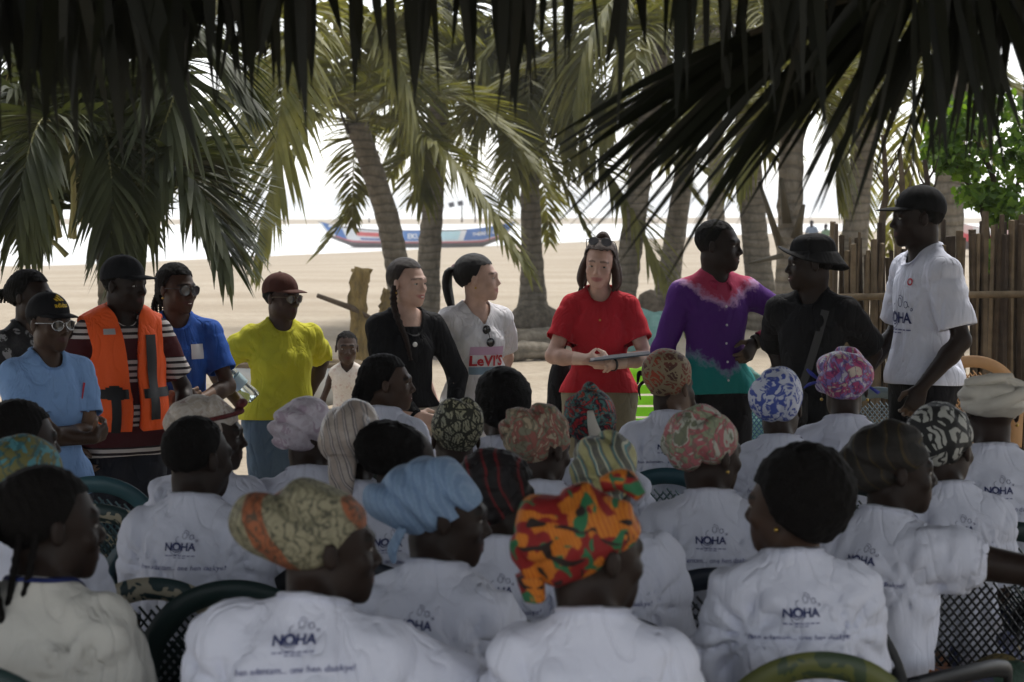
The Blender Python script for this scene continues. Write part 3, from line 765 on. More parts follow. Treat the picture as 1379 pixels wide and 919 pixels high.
        def post(P, d):
            u = P @ A * freq + 2.2 * noise(P, W)
            if swirl:
                q = P - bc; u = u * (1 - swirl) + swirl * (6 * np.arctan2(q[..., 0], q[..., 2]) + 60 * np.linalg.norm(q, axis=-1))
            fold = np.abs(np.sin(u * 0.5)) ** 0.7
            return d + amp * (1 - fold) * 2.6 * np.clip(0.75 + 0.5 * noise(P, W4), 0.2, 1.3) - amp * 0.35 * noise(P, W2) - amp * 0.6 * noise(P, W4)
        def g(V):
            x, y, z = V.T
            t = np.clip((y + 0.01) / 0.10, -1, 1)
            line = np.where(t > 0, low_side + (front - low_side) * t, low_side + (low_side - back) * t)
            return line - z + 0.003 * np.sin(x * 60 + seed)
        return f.hm(name, s, mat, root, h, post, g, 0.004, 0.014)
    def cap(f, root, mat, vis_mat=None, yaw=0.0):
        s = S(); s.ell((0, -0.012, 0.045), (0.086, 0.106, 0.092))
        Rz_ = rz(-yaw)
        o = f.hm('cap', s, mat, root, 0.006, lambda P, d: d - 0.0012 * np.cos(6 * np.arctan2(P[..., 0], P[..., 1] + 0.012)) ** 12, lambda V: 0.036 - 0.06 * np.clip(-V[:, 1], 0, 1) * 3 - V[:, 2], 0.004, 0.005)
        # visor: a curved tongue
        V, F = [], []; nu, nv = 14, 7
        for i in range(nu + 1):
            a = (i / nu - 0.5) * 2.2
            x0, y0 = 0.087 * math.sin(a), -0.012 + 0.105 * math.cos(a)
            for j in range(nv + 1):
                t = j / nv; e = (1 - (abs(a) / 1.12) ** 2.4)
                y = y0 + t * 0.078 * max(e, 0.0) + 0.001; x = x0 * (1 - 0.05 * t)
                V.append((x, y, 0.043 - 0.13 * (y - 0.06) * t * 0.9 - 2.6 * x * x * (0.35 + 0.65 * t)))
        for i in range(nu):
            for j in range(nv):
                q = i * (nv + 1) + j; F.append((q, q + 1, q + nv + 2, q + nv + 1))
        v = f.hmesh('visor', V, F, vis_mat or mat, o); m = v.modifiers.new('thickness', 'SOLIDIFY'); m.thickness = 0.004
        b = MB(); b.tube([(0, -0.012, 0.136), (0, -0.012, 0.141)], [0.009, 0.006], 8)
        f.hmesh('button', b.V, b.F, mat, o)
        return o
    def bucket(f, root, mat):
        s = S(); s.ell((0, -0.012, 0.05), (0.089, 0.108, 0.09)); s.ell((0, -0.012, 0.10), (0.07, 0.085, 0.035), None, 0.03)
        W = waves(4, 6, 25, 60)
        o = f.hm('bucket_hat', s, mat, root, 0.006, lambda P, d: d + 0.003 * noise(P, W), lambda V: 0.055 - V[:, 2], 0.004, 0.006)
        V, F = [], []; n, m = 40, 6
        for i in range(n):
            a = 2 * math.pi * i / n
            for j in range(m + 1):
                t = j / m; k = 1 + t * 0.42
                V.append((0.089 * k * math.sin(a), -0.012 + 0.108 * k * math.cos(a) * (1 + 0.05 * t), 0.057 - 0.040 * t ** 0.9 + 0.016 * t * math.sin(2 * a + 0.6) + 0.05 * t * math.cos(a)))
        for i in range(n):
            for j in range(m): q, w = i * (m + 1) + j, ((i + 1) % n) * (m + 1) + j; F.append((q, q + 1, w + 1, w))
        v = f.hmesh('brim', V, F, mat, o); mm = v.modifiers.new('thickness', 'SOLIDIFY'); mm.thickness = 0.004
        return o
    def glasses(f, root, frame, lens, big=1.0, z=0.0, y=0.0, up=0.0):
        b = MB(); pts = {}
        Rg = rx(up)
        def q(p): return Rg @ np.array(p) + np.array([0, y, z])
        o = empty('glasses'); o.parent = root
        for x in (-1, 1):
            th = np.linspace(0, 2 * math.pi, 21)
            ring = [q((x * (0.033 + 0.0255 * big * math.cos(a) * (1 + 0.08 * math.sin(a))), 0.107 - 0.012 * abs(math.cos(a) * 0.5 + 0.5) ** 2 * (1 if x > 0 else 1) * (1 if (x * math.cos(a)) * x > 0 else 0), -0.004 + 0.021 * big * math.sin(a))) for a in th]
            b.tube(ring, 0.0018, 6, False)
            c = q((x * 0.033, 0.105, -0.004)); m = MB(); m.add([c] + ring[:-1], [(0, i + 1, (i + 1) % 20 + 1) for i in range(20)])
            f.hmesh('lens', m.V, m.F, lens, o)
            b.tube([q((x * 0.058, 0.098, 0.006)), q((x * 0.072, 0.085, 0.008)), q((x * 0.079, 0.01, 0.006)), q((x * 0.078, -0.012, -0.006))], 0.0022, 6)
        b.tube([q((-0.009, 0.11, 0.004)), q((0, 0.112, 0.007)), q((0.009, 0.11, 0.004))], 0.0022, 6)
        f.hmesh('frame', b.V, b.F, frame, o)
        return o
    def tie(f, parent, mat, pts, rad, name='knot', flat=0.45):
        P = spline(pts, 12); V, F = tube(P, np.interp(np.linspace(0, 1, 12), np.linspace(0, 1, len(rad)), rad), 10, True, flat)
        f.hmesh(name, V, F, mat, parent)
def sphere(n=16, m=8):
    V = [(0, 0, 1)]
    for j in range(1, m):
        a = math.pi * j / m
        V += [(math.sin(a) * math.cos(2 * math.pi * i / n), math.sin(a) * math.sin(2 * math.pi * i / n), math.cos(a)) for i in range(n)]
    V.append((0, 0, -1)); F = [(0, 1 + i, 1 + (i + 1) % n) for i in range(n)]
    for j in range(m - 2):
        for i in range(n): a = 1 + j * n; F.append((a + i, a + n + i, a + n + (i + 1) % n, a + (i + 1) % n))
    e = len(V) - 1; a = 1 + (m - 2) * n; F += [(a + (i + 1) % n, a + i, e) for i in range(n)]
    return np.array(V), F
EYE_WHITE = plain((0.36, 0.34, 0.31), 0.35, 0.3, name='eye_white'); EYE_IRIS = plain((0.012, 0.008, 0.006), 0.15, 0.6, name='iris'); TEETH = plain((0.7, 0.68, 0.62), 0.3, name='teeth')
# ------------------------------------------------------------------ setting: sand, sea, far spit
rnd = random.Random(7); NPR = np.random.default_rng(11)
def shore(x): return 118 + np.clip(2.2 * x, -40, 60)
def ground_z(x, y):
    sh = shore(x); z = -0.6 + np.clip((sh - y) * 0.012, -1.5, 0.6)
    near = np.exp(-((y - 12) / 16.0) ** 2)
    return z + near * 0.012 * (np.sin(x * 3.1 + np.sin(y * 1.7)) + np.sin(y * 2.3 + 1.3 * np.sin(x * 2.1))) + 0.05 * np.sin(x * 0.21 + y * 0.09) * np.clip((y - 25) / 20, 0, 1) * np.clip((sh - y) / 20, 0, 1)
ys = np.concatenate([np.linspace(-40, -4, 8), np.linspace(-2, 40, 120), np.linspace(41, 190, 110), np.linspace(200, 420, 12)])
xs = np.concatenate([np.linspace(-500, -40, 14), np.linspace(-34, -8, 20), np.linspace(-7, 7, 90), np.linspace(8, 34, 20), np.linspace(40, 500, 14)])
X, Y = np.meshgrid(xs, ys); Z = ground_z(X, Y)
nx, ny = len(xs), len(ys); ii = (np.arange(ny - 1)[:, None] * nx + np.arange(nx - 1)[None, :]).ravel()
t = NT('sand'); v = t.tc()
big = t.noise(t.tc(scale=(0.25, 1, 1)), 0.5, 5, 0.6); fine_ = t.noise(v, 7, 6, 0.65)
base = t.mix(t.ramp(big, [(0.35, 0), (0.65, 1)]), (0.31, 0.255, 0.185), (0.40, 0.34, 0.26))
base = t.mix(t.ramp(fine_, [(0.45, 0), (0.75, 0.55)]), base, (0.20, 0.16, 0.115))
litter = t.ramp(t.vor(v, 9, 'F1'), [(0.0, 1), (0.035, 0)])
base = t.mix(litter, base, (0.09, 0.07, 0.05))
t.col(base); t.rough(0.95, 0.1)
p = t.bump(t.noise(v, 4.5, 4, 0.6), 0.8, 0.06); t.bump(t.noise(v, 60, 4), 0.5, 0.01, p)
SAND = t.m
g_ = mobj('beach_sand', np.stack([X, Y, Z], -1).reshape(-1, 3), np.stack([ii, ii + 1, ii + nx + 1, ii + nx], 1), SAND); tag(g_, 'pale trodden beach sand', kind='structure')
t = NT('sea_water'); v = t.tc(scale=(0.05, 0.22, 1))
foam = t.ramp(t.noise(v, 1.3, 5, 0.65, 1.0), [(0.46, 0), (0.6, 1)])
t.col(t.mix(foam, (0.42, 0.41, 0.37), (0.8, 0.8, 0.78))); t.rough(0.32, 0.5)
t.bump(t.noise(t.tc(scale=(0.3, 1.0, 1)), 1.6, 4, 0.6), 0.6, 0.25)
V = [(-1500, 60, -0.6), (1500, 60, -0.6), (1500, 2600, -0.6), (-1500, 2600, -0.6)]
tag(mobj('sea', V, [(0, 1, 2, 3)], t.m, smooth=False), 'pale murky sea with foam', kind='structure')
m = MB(); xs2 = np.linspace(-400, 400, 80)
for k, yy in enumerate((236, 250, 285, 310)):
    for x in xs2: m.V.append((x, yy + 6 * math.sin(x * 0.03), -0.75 if k in (0, 3) else -0.22 + 0.1 * math.sin(x * 0.05)))
m.F = [(k * 80 + i, k * 80 + i + 1, k * 80 + 81 + i, k * 80 + 80 + i) for k in range(3) for i in range(79)]
tag(m.build('sand_spit', SAND), 'low sand spit across the water', kind='structure')

# ------------------------------------------------------------------ palms
def leaf_mat(name, a, b, amt=0.4, tint=(1.0, 1.0, 0.5), rough=0.45):
    t = NT(name); v = t.tc(); n = t.noise(v, 2.3, 4, 0.6)
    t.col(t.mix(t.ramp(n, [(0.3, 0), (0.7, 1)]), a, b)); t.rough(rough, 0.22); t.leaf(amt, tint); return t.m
PALM_GREEN = leaf_mat('palm_leaf', (0.10, 0.105, 0.028), (0.23, 0.215, 0.062), 0.48, (1, 1, .45), 0.55)
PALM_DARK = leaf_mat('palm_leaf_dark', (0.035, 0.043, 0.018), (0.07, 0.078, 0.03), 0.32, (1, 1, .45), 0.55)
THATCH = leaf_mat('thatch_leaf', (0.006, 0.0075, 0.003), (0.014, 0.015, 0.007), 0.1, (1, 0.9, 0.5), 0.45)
THATCH_DRY = leaf_mat('thatch_dry', (0.018, 0.014, 0.008), (0.035, 0.026, 0.014), 0.2, (1, 0.8, 0.5), 0.6)
RACHIS = plain((0.2, 0.19, 0.065), 0.5, 0.4, name='leaf_rib', var=0.25, scale=4)
RACHIS_DARK = plain((0.05, 0.04, 0.022), 0.6, 0.3, name='dry_rib', var=0.3, scale=4)
def bark():
    t = NT('palm_bark'); v = t.tc()
    z = t.sep(v)[2]
    w = t.wave(t.tc(scale=(0.6, 0.6, 1)), 2.6, 4.5, 3, 1.6, axis='Z')
    n = t.noise(t.tc(scale=(1, 1, 0.5)), 9, 5, 0.7)
    base = t.mix(t.ramp(n, [(0.3, 0), (0.72, 1)]), (0.105, 0.09, 0.068), (0.26, 0.225, 0.175))
    base = t.mix(t.ramp(w, [(0.0, 0.55), (0.3, 0)]), base, (0.07, 0.06, 0.046))
    t.col(base); t.rough(0.95, 0.15); p = t.bump(w, 0.5, 0.04); t.bump(t.noise(v, 40, 4, 0.7), 0.7, 0.02, p); return t.m
BARK = bark()
def blades(B, D, L, Wd, droop, nseg=4, nrmv=None, rng=NPR, prof=((0, 0.12, 0.35, 0.75, 1), (0.45, 0.9, 1.0, 0.6, 0.03))):
    """many leaflets at once: base points B, directions D, lengths L, widths Wd"""
    n = len(B); t = np.linspace(0, 1, nseg + 1)
    prof = np.interp(t, prof[0], prof[1])
    P = B[:, None] + D[:, None] * (L[:, None] * t)[..., None]
    P[..., 2] -= (droop * L)[:, None] * t ** 2
    T = D[:, None] * np.ones_like(P); T = T.copy(); T[..., 2] -= 2 * droop[:, None] * t
    T /= np.linalg.norm(T, axis=-1)[..., None]
    N = nrmv if nrmv is not None else np.array([0, 0, 1.0]) + rng.normal(size=(n, 3)) * 0.35
    Wv = np.cross(T, N[:, None] * np.ones_like(P)); Wv /= np.linalg.norm(Wv, axis=-1)[..., None] + 1e-9
    half = (Wd[:, None] * prof * 0.5)[..., None] * Wv
    V = np.stack([P - half, P + half], 2).reshape(-1, 3)
    b = (np.arange(n) * (nseg + 1) * 2)[:, None] + np.arange(nseg)[None] * 2; b = b.ravel()
    return V, np.stack([b, b + 1, b + 3, b + 2], 1)
def frond_parts(path, llen, n=80, sweep=(75, 25), droop=0.35, width=0.045, seed=0, up=(0, 0, 1), skip=0.12, vee=0.25, gap=0.0, tipshort=0.35):
    g = np.random.default_rng(seed); P = spline(path, 40); seg = np.gradient(P, axis=0); T = seg / np.linalg.norm(seg, axis=1)[:, None]
    ts = np.linspace(skip, 1.0, n); V, F, off = [], [], 0
    for side in (-1, 1):
        tt = np.clip(ts + g.normal(size=n) * 0.004, 0, 1); q = tt * 39
        Bp = np.stack([np.interp(q, np.arange(40), P[:, k]) for k in range(3)], 1); Tp = np.stack([np.interp(q, np.arange(40), T[:, k]) for k in range(3)], 1)
        sd = np.cross(Tp, np.array(up)); sd /= np.linalg.norm(sd, axis=1)[:, None] + 1e-9; sd *= side
        upv = np.cross(sd * side, Tp)
        a = np.radians(np.interp(tt, [0, 1], sweep)) + g.normal(size=n) * 0.07
        D = sd * np.sin(a)[:, None] + Tp * np.cos(a)[:, None] + upv * (vee + g.normal(size=n) * 0.08)[:, None]
        D /= np.linalg.norm(D, axis=1)[:, None]
        L = llen * np.interp(tt, [0, 0.1, 0.35, 0.7, 1], [0.45, 0.75, 1.0, 0.85, tipshort]) * (1 + g.normal(size=n) * 0.07)
        keep = g.random(n) > gap
        nv = upv + g.normal(size=(n, 3)) * 0.25 + sd * 0.5
        v, f = blades(Bp[keep], D[keep], L[keep], np.full(n, width)[keep] * (0.8 + 0.4 * g.random(keep.sum())), np.clip(droop * (1 + g.normal(size=n) * 0.35), 0, 2)[keep], 5, nv[keep])
        V.append(v); F.append(f + off); off += len(v)
    return np.concatenate(V), np.concatenate(F), P
def frond(parent, path, llen=0.75, mat=PALM_GREEN, rmat=RACHIS, rr=0.022, name='frond', **kw):
    V, F, P = frond_parts(path, llen, **kw)
    o = mobj(name, V, F, mat, parent, smooth=False)
    v, f = tube(P[::2], np.linspace(rr, rr * 0.18, 20), 5)
    mobj('leaf_rib', v, f, rmat, o); return o
def arc(c, az, el, L, sag, n=7):
    t = np.linspace(0, 1, n)[:, None]; d = np.array([math.sin(az) * math.cos(el), math.cos(az) * math.cos(el), math.sin(el)])
    p = np.array(c) + d * L * t; p[:, 2] -= (sag * L * t[:, 0] ** 2.0); return p
def palm(label, base, top, r0, r1, fronds, Lf, seed, mid=None, explicit=(), fmat=PALM_GREEN, els=(-0.15, 1.1), sag=(0.5, 1.0), llen=0.8, azs=None, group='coconut palms along the beach', bulge=1.5, width=0.058, n=70, lw=None):
    g = random.Random(seed); base = np.array(base, float); top = np.array(top, float)
    r0 *= 0.86; r1 *= 0.86; root = empty('palm_tree', base, 0, label, 'palm tree', group)
    pts = [base - base, (top - base) * 0.5 + (np.array(mid) if mid is not None else 0), top - base]
    P = spline(pts, 36); tt = np.linspace(0, 1, 36)
    rr = r1 + (r0 - r1) * (1 - tt) ** 1.2 + (bulge - 1) * r0 * np.exp(-tt * np.linalg.norm(top - base) / 0.35)
    rr = rr * (1 + 0.012 * np.sin(tt * np.linalg.norm(top - base) * 26 + seed) + 0.015 * np.array([g.uniform(-1, 1) for _ in tt]))
    V, F = tube(P, rr, 16); V += NPR.normal(size=V.shape) * 0.006; V[:16, 2] -= 0.25
    mobj('trunk', V, F, BARK, root)
    c = top - base
    for k in range(5):                                   # dead leaf bases under the crown
        a = g.uniform(0, 6.28); v, f = tube([c + np.array([math.sin(a), math.cos(a), 0]) * r1 * 0.8 - (0, 0, 0.15), c + np.array([math.sin(a), math.cos(a), 0]) * (r1 + 0.1) + (0, 0, 0.2)], [0.05, 0.03], 6, True, 0.4); mobj('leaf_base', v, f, RACHIS_DARK, root)
    for k in range(fronds):
        az = (azs[k] if azs else k * 2.39996 + g.uniform(-0.25, 0.25)); el = els[0] + (els[1] - els[0]) * ((k + 0.5) / fronds) + g.uniform(-0.1, 0.1)
        L = Lf * g.uniform(0.85, 1.1)
        frond(root, arc(c, az, el, L, g.uniform(*sag)), llen * g.uniform(0.9, 1.1), fmat, n=n, seed=seed * 50 + k, droop=g.uniform(0.12, 0.4), width=width, sweep=(56, 18))
    for k, (pp, ll, kw) in enumerate(explicit):
        frond(root, [np.array(at(*q)) - base for q in pp], ll, fmat, seed=seed * 91 + k, **kw)
    return root
def G(px, d): x = (px - CX) / FPX * d; return np.array([x, d, float(ground_z(np.array(x), np.array(d)))])
# the low palm whose leaves hang over the group in the caps
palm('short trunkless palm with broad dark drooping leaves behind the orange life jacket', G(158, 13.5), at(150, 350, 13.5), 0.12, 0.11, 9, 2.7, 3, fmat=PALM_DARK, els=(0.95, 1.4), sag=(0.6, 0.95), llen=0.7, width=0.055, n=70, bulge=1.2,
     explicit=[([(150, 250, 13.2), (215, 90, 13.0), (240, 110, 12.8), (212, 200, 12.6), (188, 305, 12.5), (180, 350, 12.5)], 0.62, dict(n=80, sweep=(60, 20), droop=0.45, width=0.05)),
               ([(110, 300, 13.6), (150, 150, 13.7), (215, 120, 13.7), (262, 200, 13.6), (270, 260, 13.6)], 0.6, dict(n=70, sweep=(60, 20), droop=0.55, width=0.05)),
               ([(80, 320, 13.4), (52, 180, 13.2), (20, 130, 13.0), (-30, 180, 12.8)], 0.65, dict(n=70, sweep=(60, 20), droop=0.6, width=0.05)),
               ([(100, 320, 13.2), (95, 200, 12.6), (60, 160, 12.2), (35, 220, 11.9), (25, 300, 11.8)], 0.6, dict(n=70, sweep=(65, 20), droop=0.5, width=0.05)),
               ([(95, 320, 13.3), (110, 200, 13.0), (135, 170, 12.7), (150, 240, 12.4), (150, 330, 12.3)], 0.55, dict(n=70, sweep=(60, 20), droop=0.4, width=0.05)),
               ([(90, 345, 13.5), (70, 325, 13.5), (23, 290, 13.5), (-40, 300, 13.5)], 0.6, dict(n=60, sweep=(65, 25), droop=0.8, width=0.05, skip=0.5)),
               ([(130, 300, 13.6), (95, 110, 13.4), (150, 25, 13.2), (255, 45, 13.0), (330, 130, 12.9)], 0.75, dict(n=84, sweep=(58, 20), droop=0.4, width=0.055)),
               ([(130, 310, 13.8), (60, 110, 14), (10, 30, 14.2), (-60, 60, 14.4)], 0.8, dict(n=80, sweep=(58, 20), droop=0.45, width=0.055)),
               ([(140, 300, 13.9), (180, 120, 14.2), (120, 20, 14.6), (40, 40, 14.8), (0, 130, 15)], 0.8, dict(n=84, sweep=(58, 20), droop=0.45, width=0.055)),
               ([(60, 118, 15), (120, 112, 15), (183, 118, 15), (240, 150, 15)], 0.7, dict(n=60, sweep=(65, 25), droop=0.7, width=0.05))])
MORE = dict(n=70, sweep=(60, 18), droop=0.45, width=0.066)
palm('leaning palm trunk rising behind the woman in black', G(548, 27), at(480, 165, 26), 0.2, 0.16, 11, 3.4, 5, mid=(0.10, 0, 0.05), els=(0.1, 1.2), n=80,
     explicit=[([(470, 60, 24), (430, 10, 22), (395, 40, 21), (380, 130, 20.5), (366, 240, 20.3), (350, 345, 20.2)], 0.95, dict(n=84, sweep=(62, 18), droop=0.35, width=0.066)),
               ([(480, 150, 26), (440, 60, 25), (380, 60, 24.5), (330, 150, 24), (300, 270, 24)], 0.95, dict(n=76, sweep=(62, 20), droop=0.6, width=0.066)),
               ([(470, 120, 26), (500, 20, 25.5), (545, 100, 25), (565, 180, 24.8), (570, 262, 24.7)], 0.9, dict(n=84, sweep=(60, 16), droop=0.25, width=0.066)),
               ([(480, 150, 26), (400, 25, 25.5), (300, 10, 25), (215, 80, 25), (180, 180, 25)], 1.0, dict(n=90, sweep=(58, 18), droop=0.35, width=0.07)),
               ([(480, 150, 26), (450, 20, 26), (520, -20, 26), (620, 40, 26)], 0.95, dict(n=84, sweep=(58, 18), droop=0.35, width=0.07)),
               ([(478, 150, 26), (420, 110, 25.8), (370, 190, 25.5)], 0.85, dict(n=60, sweep=(62, 20), droop=0.5, width=0.066))])
palm('straight palm trunk standing beside the leaning palm in front of the blue boat', G(572, 30), at(592, 130, 30), 0.21, 0.17, 11, 3.5, 6, els=(0.1, 1.2), n=70,
     explicit=[([(590, 120, 30), (640, 60, 29), (680, 150, 28.5), (705, 230, 28.3)], 0.95, dict(n=76, sweep=(60, 18), droop=0.4, width=0.066)),
               ([(592, 120, 30), (610, 15, 30), (690, 5, 30), (765, 90, 30)], 1.0, dict(n=84, sweep=(58, 18), droop=0.35, width=0.07)),
               ([(592, 120, 30), (590, 10, 30), (660, 50, 29.5), (650, 160, 29.3)], 0.95, dict(n=84, sweep=(58, 18), droop=0.35, width=0.07)),
               ([(592, 110, 30), (560, 40, 29.5), (520, 90, 29), (500, 190, 29)], 0.9, dict(n=70, sweep=(62, 18), droop=0.5, width=0.066))])
palm('palm with a swollen straight trunk between the printed shirt and the red shirt', G(718, 30), at(712, 165, 30), 0.2, 0.155, 13, 3.6, 8, els=(0.0, 1.2), bulge=1.9, n=80,
     explicit=[([(712, 150, 30), (690, 70, 29.5), (660, 90, 29), (640, 190, 28.8)], 0.9, dict(n=70, sweep=(60, 18), droop=0.5, width=0.066)),
               ([(712, 150, 30), (740, 80, 29.5), (770, 130, 29), (785, 220, 29)], 0.9, dict(n=70, sweep=(60, 18), droop=0.5, width=0.066)),
               ([(712, 155, 30), (770, 30, 30), (850, 30, 30), (905, 120, 30)], 1.0, dict(n=84, sweep=(58, 18), droop=0.35, width=0.07)),
               ([(712, 155, 30), (680, 20, 30), (600, 10, 30), (530, 80, 30)], 1.0, dict(n=84, sweep=(58, 18), droop=0.35, width=0.07)),
               ([(712, 155, 30), (715, 90, 29), (712, 140, 28), (705, 235, 27.8)], 0.8, dict(n=70, sweep=(60, 18), droop=0.3, width=0.066))])
palm('palm trunk leaning away from the woman in red, dark bark', G(833, 28), at(888, 60, 28), 0.2, 0.17, 11, 3.4, 9, els=(-0.1, 1.1), n=70,
     explicit=[([(885, 40, 28), (830, 0, 27), (790, 60, 26.5), (775, 140, 26.3)], 0.9, dict(n=70, sweep=(60, 18), droop=0.5, width=0.066)),
               ([(885, 50, 28), (850, 30, 27), (822, 110, 26.5), (810, 185, 26.3)], 0.8, dict(n=70, sweep=(60, 18), droop=0.4, width=0.066))])
palm('pale grey palm trunk leaning beside the tie-dye shirt', G(893, 32), at(950, 40, 32), 0.21, 0.17, 9, 3.4, 10, els=(0.0, 1.1), n=70)
palm('thin dark palm trunk behind the head of the man in tie-dye', G(966, 36), at(962, 30, 36), 0.19, 0.16, 8, 3.6, 12, els=(0.1, 1.1), n=64)
palm('smooth upright palm trunk between the tie-dye shirt and the bucket hat', G(1030, 29), at(1002, 40, 29), 0.24, 0.19, 9, 3.4, 13, mid=(-0.06, 0, 0), els=(0.0, 1.1), n=70)
st_palm = palm('stubby palm with broken leaf stalks behind the bucket hat', G(1062, 19), at(1066, 175, 19), 0.17, 0.13, 5, 2.2, 14, els=(0.7, 1.3), n=44, llen=0.6,
     explicit=[([(1066, 190, 19), (1040, 150, 18.8), (1010, 190, 18.6), (995, 240, 18.5)], 0.55, dict(n=70, sweep=(60, 20), droop=0.5, width=0.045)),
               ([(1066, 190, 19), (1100, 140, 19), (1122, 190, 19), (1128, 260, 19)], 0.55, dict(n=70, sweep=(60, 20), droop=0.5, width=0.045))])
b0 = np.array(st_palm.location)
for a, b in (((1050, 330), (1022, 245)), ((1072, 320), (1082, 276)), ((1052, 345), (1008, 355)), ((1060, 300), (1052, 240))):
    v, f = tube([np.array(at(*a, 18.85)) - b0, np.array(at(*b, 18.7)) - b0], [0.055, 0.02], 7, True, 0.5); mobj('leaf_stalk', v, f, RACHIS_DARK, st_palm)
palm('curved pale palm trunk rising behind the stake fence', G(1148, 28), at(1178, 90, 28), 0.23, 0.19, 11, 3.3, 15, mid=(-0.08, 0, 0), els=(-0.1, 1.1), n=70,
     explicit=[([(1178, 100, 28), (1150, 60, 27.5), (1135, 130, 27), (1130, 230, 27)], 0.7, dict(n=60, sweep=(50, 18), droop=0.4, width=0.05))])
palm('thick palm trunk behind the cap of the man in white', G(1272, 21), at(1285, 60, 21), 0.2, 0.17, 8, 3.2, 16, els=(0.2, 1.2), n=64)

# ------------------------------------------------------------------ palm-leaf shelter over the seats
roof = empty('thatched_shelter', (0, 1.0, 0), 0, 'dark palm leaf thatched shelter over the seated crowd, leaves hanging from its edge', 'shelter')
RO = np.array([0, 1.0, 0])
POLE = plain((0.10, 0.075, 0.05), 0.8, 0.2, name='pole_wood', var=0.35, scale=6, bump=0.5)
for x in (-2.9, 2.9):
    for y in (1.4, 5.2, 9.2):
        P = spline([(x, y, -0.3), (x + rnd.uniform(-.05, .05), y, 1.4), (x, y, 2.95 + 0.03 * y)], 12); v, f = tube(P - RO, np.linspace(0.065, 0.05, 12), 10); mobj('post', v, f, POLE, roof)
for y in (1.4, 4.25, 6.6, 9.2):
    z = 2.66 + 0.03 * y if y != 4.25 else 2.62
    P = spline([(-3.3, y, z), (0, y, z + 0.03), (3.3, y, z)], 14); v, f = tube(P - RO, 0.045, 9); mobj('beam', v, f, POLE, roof)
for x in np.linspace(-2.8, 2.8, 8):
    v, f = tube(spline([(x, 1.1, 2.74), (x, 4, 2.84), (x, 9.5, 3.0)], 10) - RO, 0.03, 8); mobj('rafter', v, f, POLE, roof)
roof_meshes = []
for k in range(5):
    V, F, P = frond_parts([(-1.75, 0, 0), (-0.6, 0.05, 0.05), (0.6, 0, 0.05), (1.75, -0.05, 0)], 0.6, n=72, sweep=(68, 30), droop=0.12, width=0.062, seed=900 + k, vee=0.03, skip=0.02)
    v, f = tube(P[::3], np.linspace(0.02, 0.006, 14), 5)
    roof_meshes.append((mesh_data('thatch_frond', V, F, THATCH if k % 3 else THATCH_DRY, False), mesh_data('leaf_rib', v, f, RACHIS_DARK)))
for j, y in enumerate(np.arange(1.6, 9.3, 0.18)):  # unseen roof, extended over the standing group to shade it, open behind for light
    for i, x in enumerate((-5.6, -3.0, -0.5, 2.0, 4.6)):
        o = obj('thatch_frond', roof_meshes[(j + i * 2) % 5][0], roof, np.array([x + rnd.uniform(-.3, .3) + (j % 2) * 0.6, y, 2.86 + 0.03 * y + 0.02 * (j % 3)]) - RO)
        o.rotation_euler = (rnd.uniform(-.12, .12), rnd.uniform(-.03, .03), rnd.uniform(-.12, .12) + (math.pi if (i + j) % 2 else 0))
        r_ = obj('leaf_rib', roof_meshes[(j + i * 2) % 5][1], o)
def hang(px0, px1, d, ztop, lo, hi, n, w, seed, mat=THATCH, spread=0.14, name='hanging_frond', dense=1.0):
    """a leaf laid along the beam, its leaflets hanging straight down in the edge of the roof"""
    g = np.random.default_rng(seed); n = int(n * 1.45)
    a, b = at(px0, -100, d), at(px1, -100, d); a[2] = b[2] = ztop
    P = spline([a, (a + b) / 2 + np.array([0, 0.02, 0.03]), b], 20)
    t = np.sort(g.random(n)); B = np.stack([np.interp(t, np.linspace(0, 1, 20), P[:, k]) for k in range(3)], 1) + g.normal(size=(n, 3)) * np.array([0.01, 0.07, 0.02])
    D = np.stack([g.normal(size=n) * spread, g.normal(size=n) * 0.2, -np.ones(n)], 1); D /= np.linalg.norm(D, axis=1)[:, None]
    L = g.uniform(lo, hi, n)
    nv = np.stack([g.normal(size=n) * 0.5, -np.ones(n), g.normal(size=n) * 0.2], 1)
    V, F = blades(B - RO, D, L, 0.6 * w * g.uniform(0.45, 1.2, n), np.zeros(n), 7, nv, prof=((0, 0.5, 0.72, 0.88, 1), (0.9, 1.0, 0.78, 0.34, 0.03)))
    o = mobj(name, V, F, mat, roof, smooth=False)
    v, f = tube(P - RO, np.linspace(0.02, 0.009, 20), 6); mobj('leaf_rib', v, f, RACHIS_DARK, o)
hang(-60, 420, 4.30, 2.50, 0.34, 0.52, 34, 0.055, 1); hang(-80, 300, 4.15, 2.50, 0.36, 0.58, 34, 0.055, 2); hang(-90, 180, 4.05, 2.48, 0.42, 0.66, 26, 0.055, 3)
hang(-60, 420, 4.40, 2.46, 0.26, 0.46, 30, 0.05, 13)
hang(330, 720, 4.22, 2.47, 0.34, 0.5, 17, 0.05, 4, spread=0.08); hang(380, 760, 4.35, 2.46, 0.24, 0.36, 8, 0.04, 5, spread=0.08)
hang(690, 1120, 4.25, 2.47, 0.34, 0.5, 20, 0.048, 6, spread=0.09); hang(860, 1130, 4.1, 2.47, 0.36, 0.56, 14, 0.04, 7); hang(1100, 1460, 4.1, 2.45, 0.18, 0.3, 40, 0.055, 8, spread=0.25)
hang(1130, 1460, 4.3, 2.42, 0.12, 0.24, 44, 0.06, 18, spread=0.3)
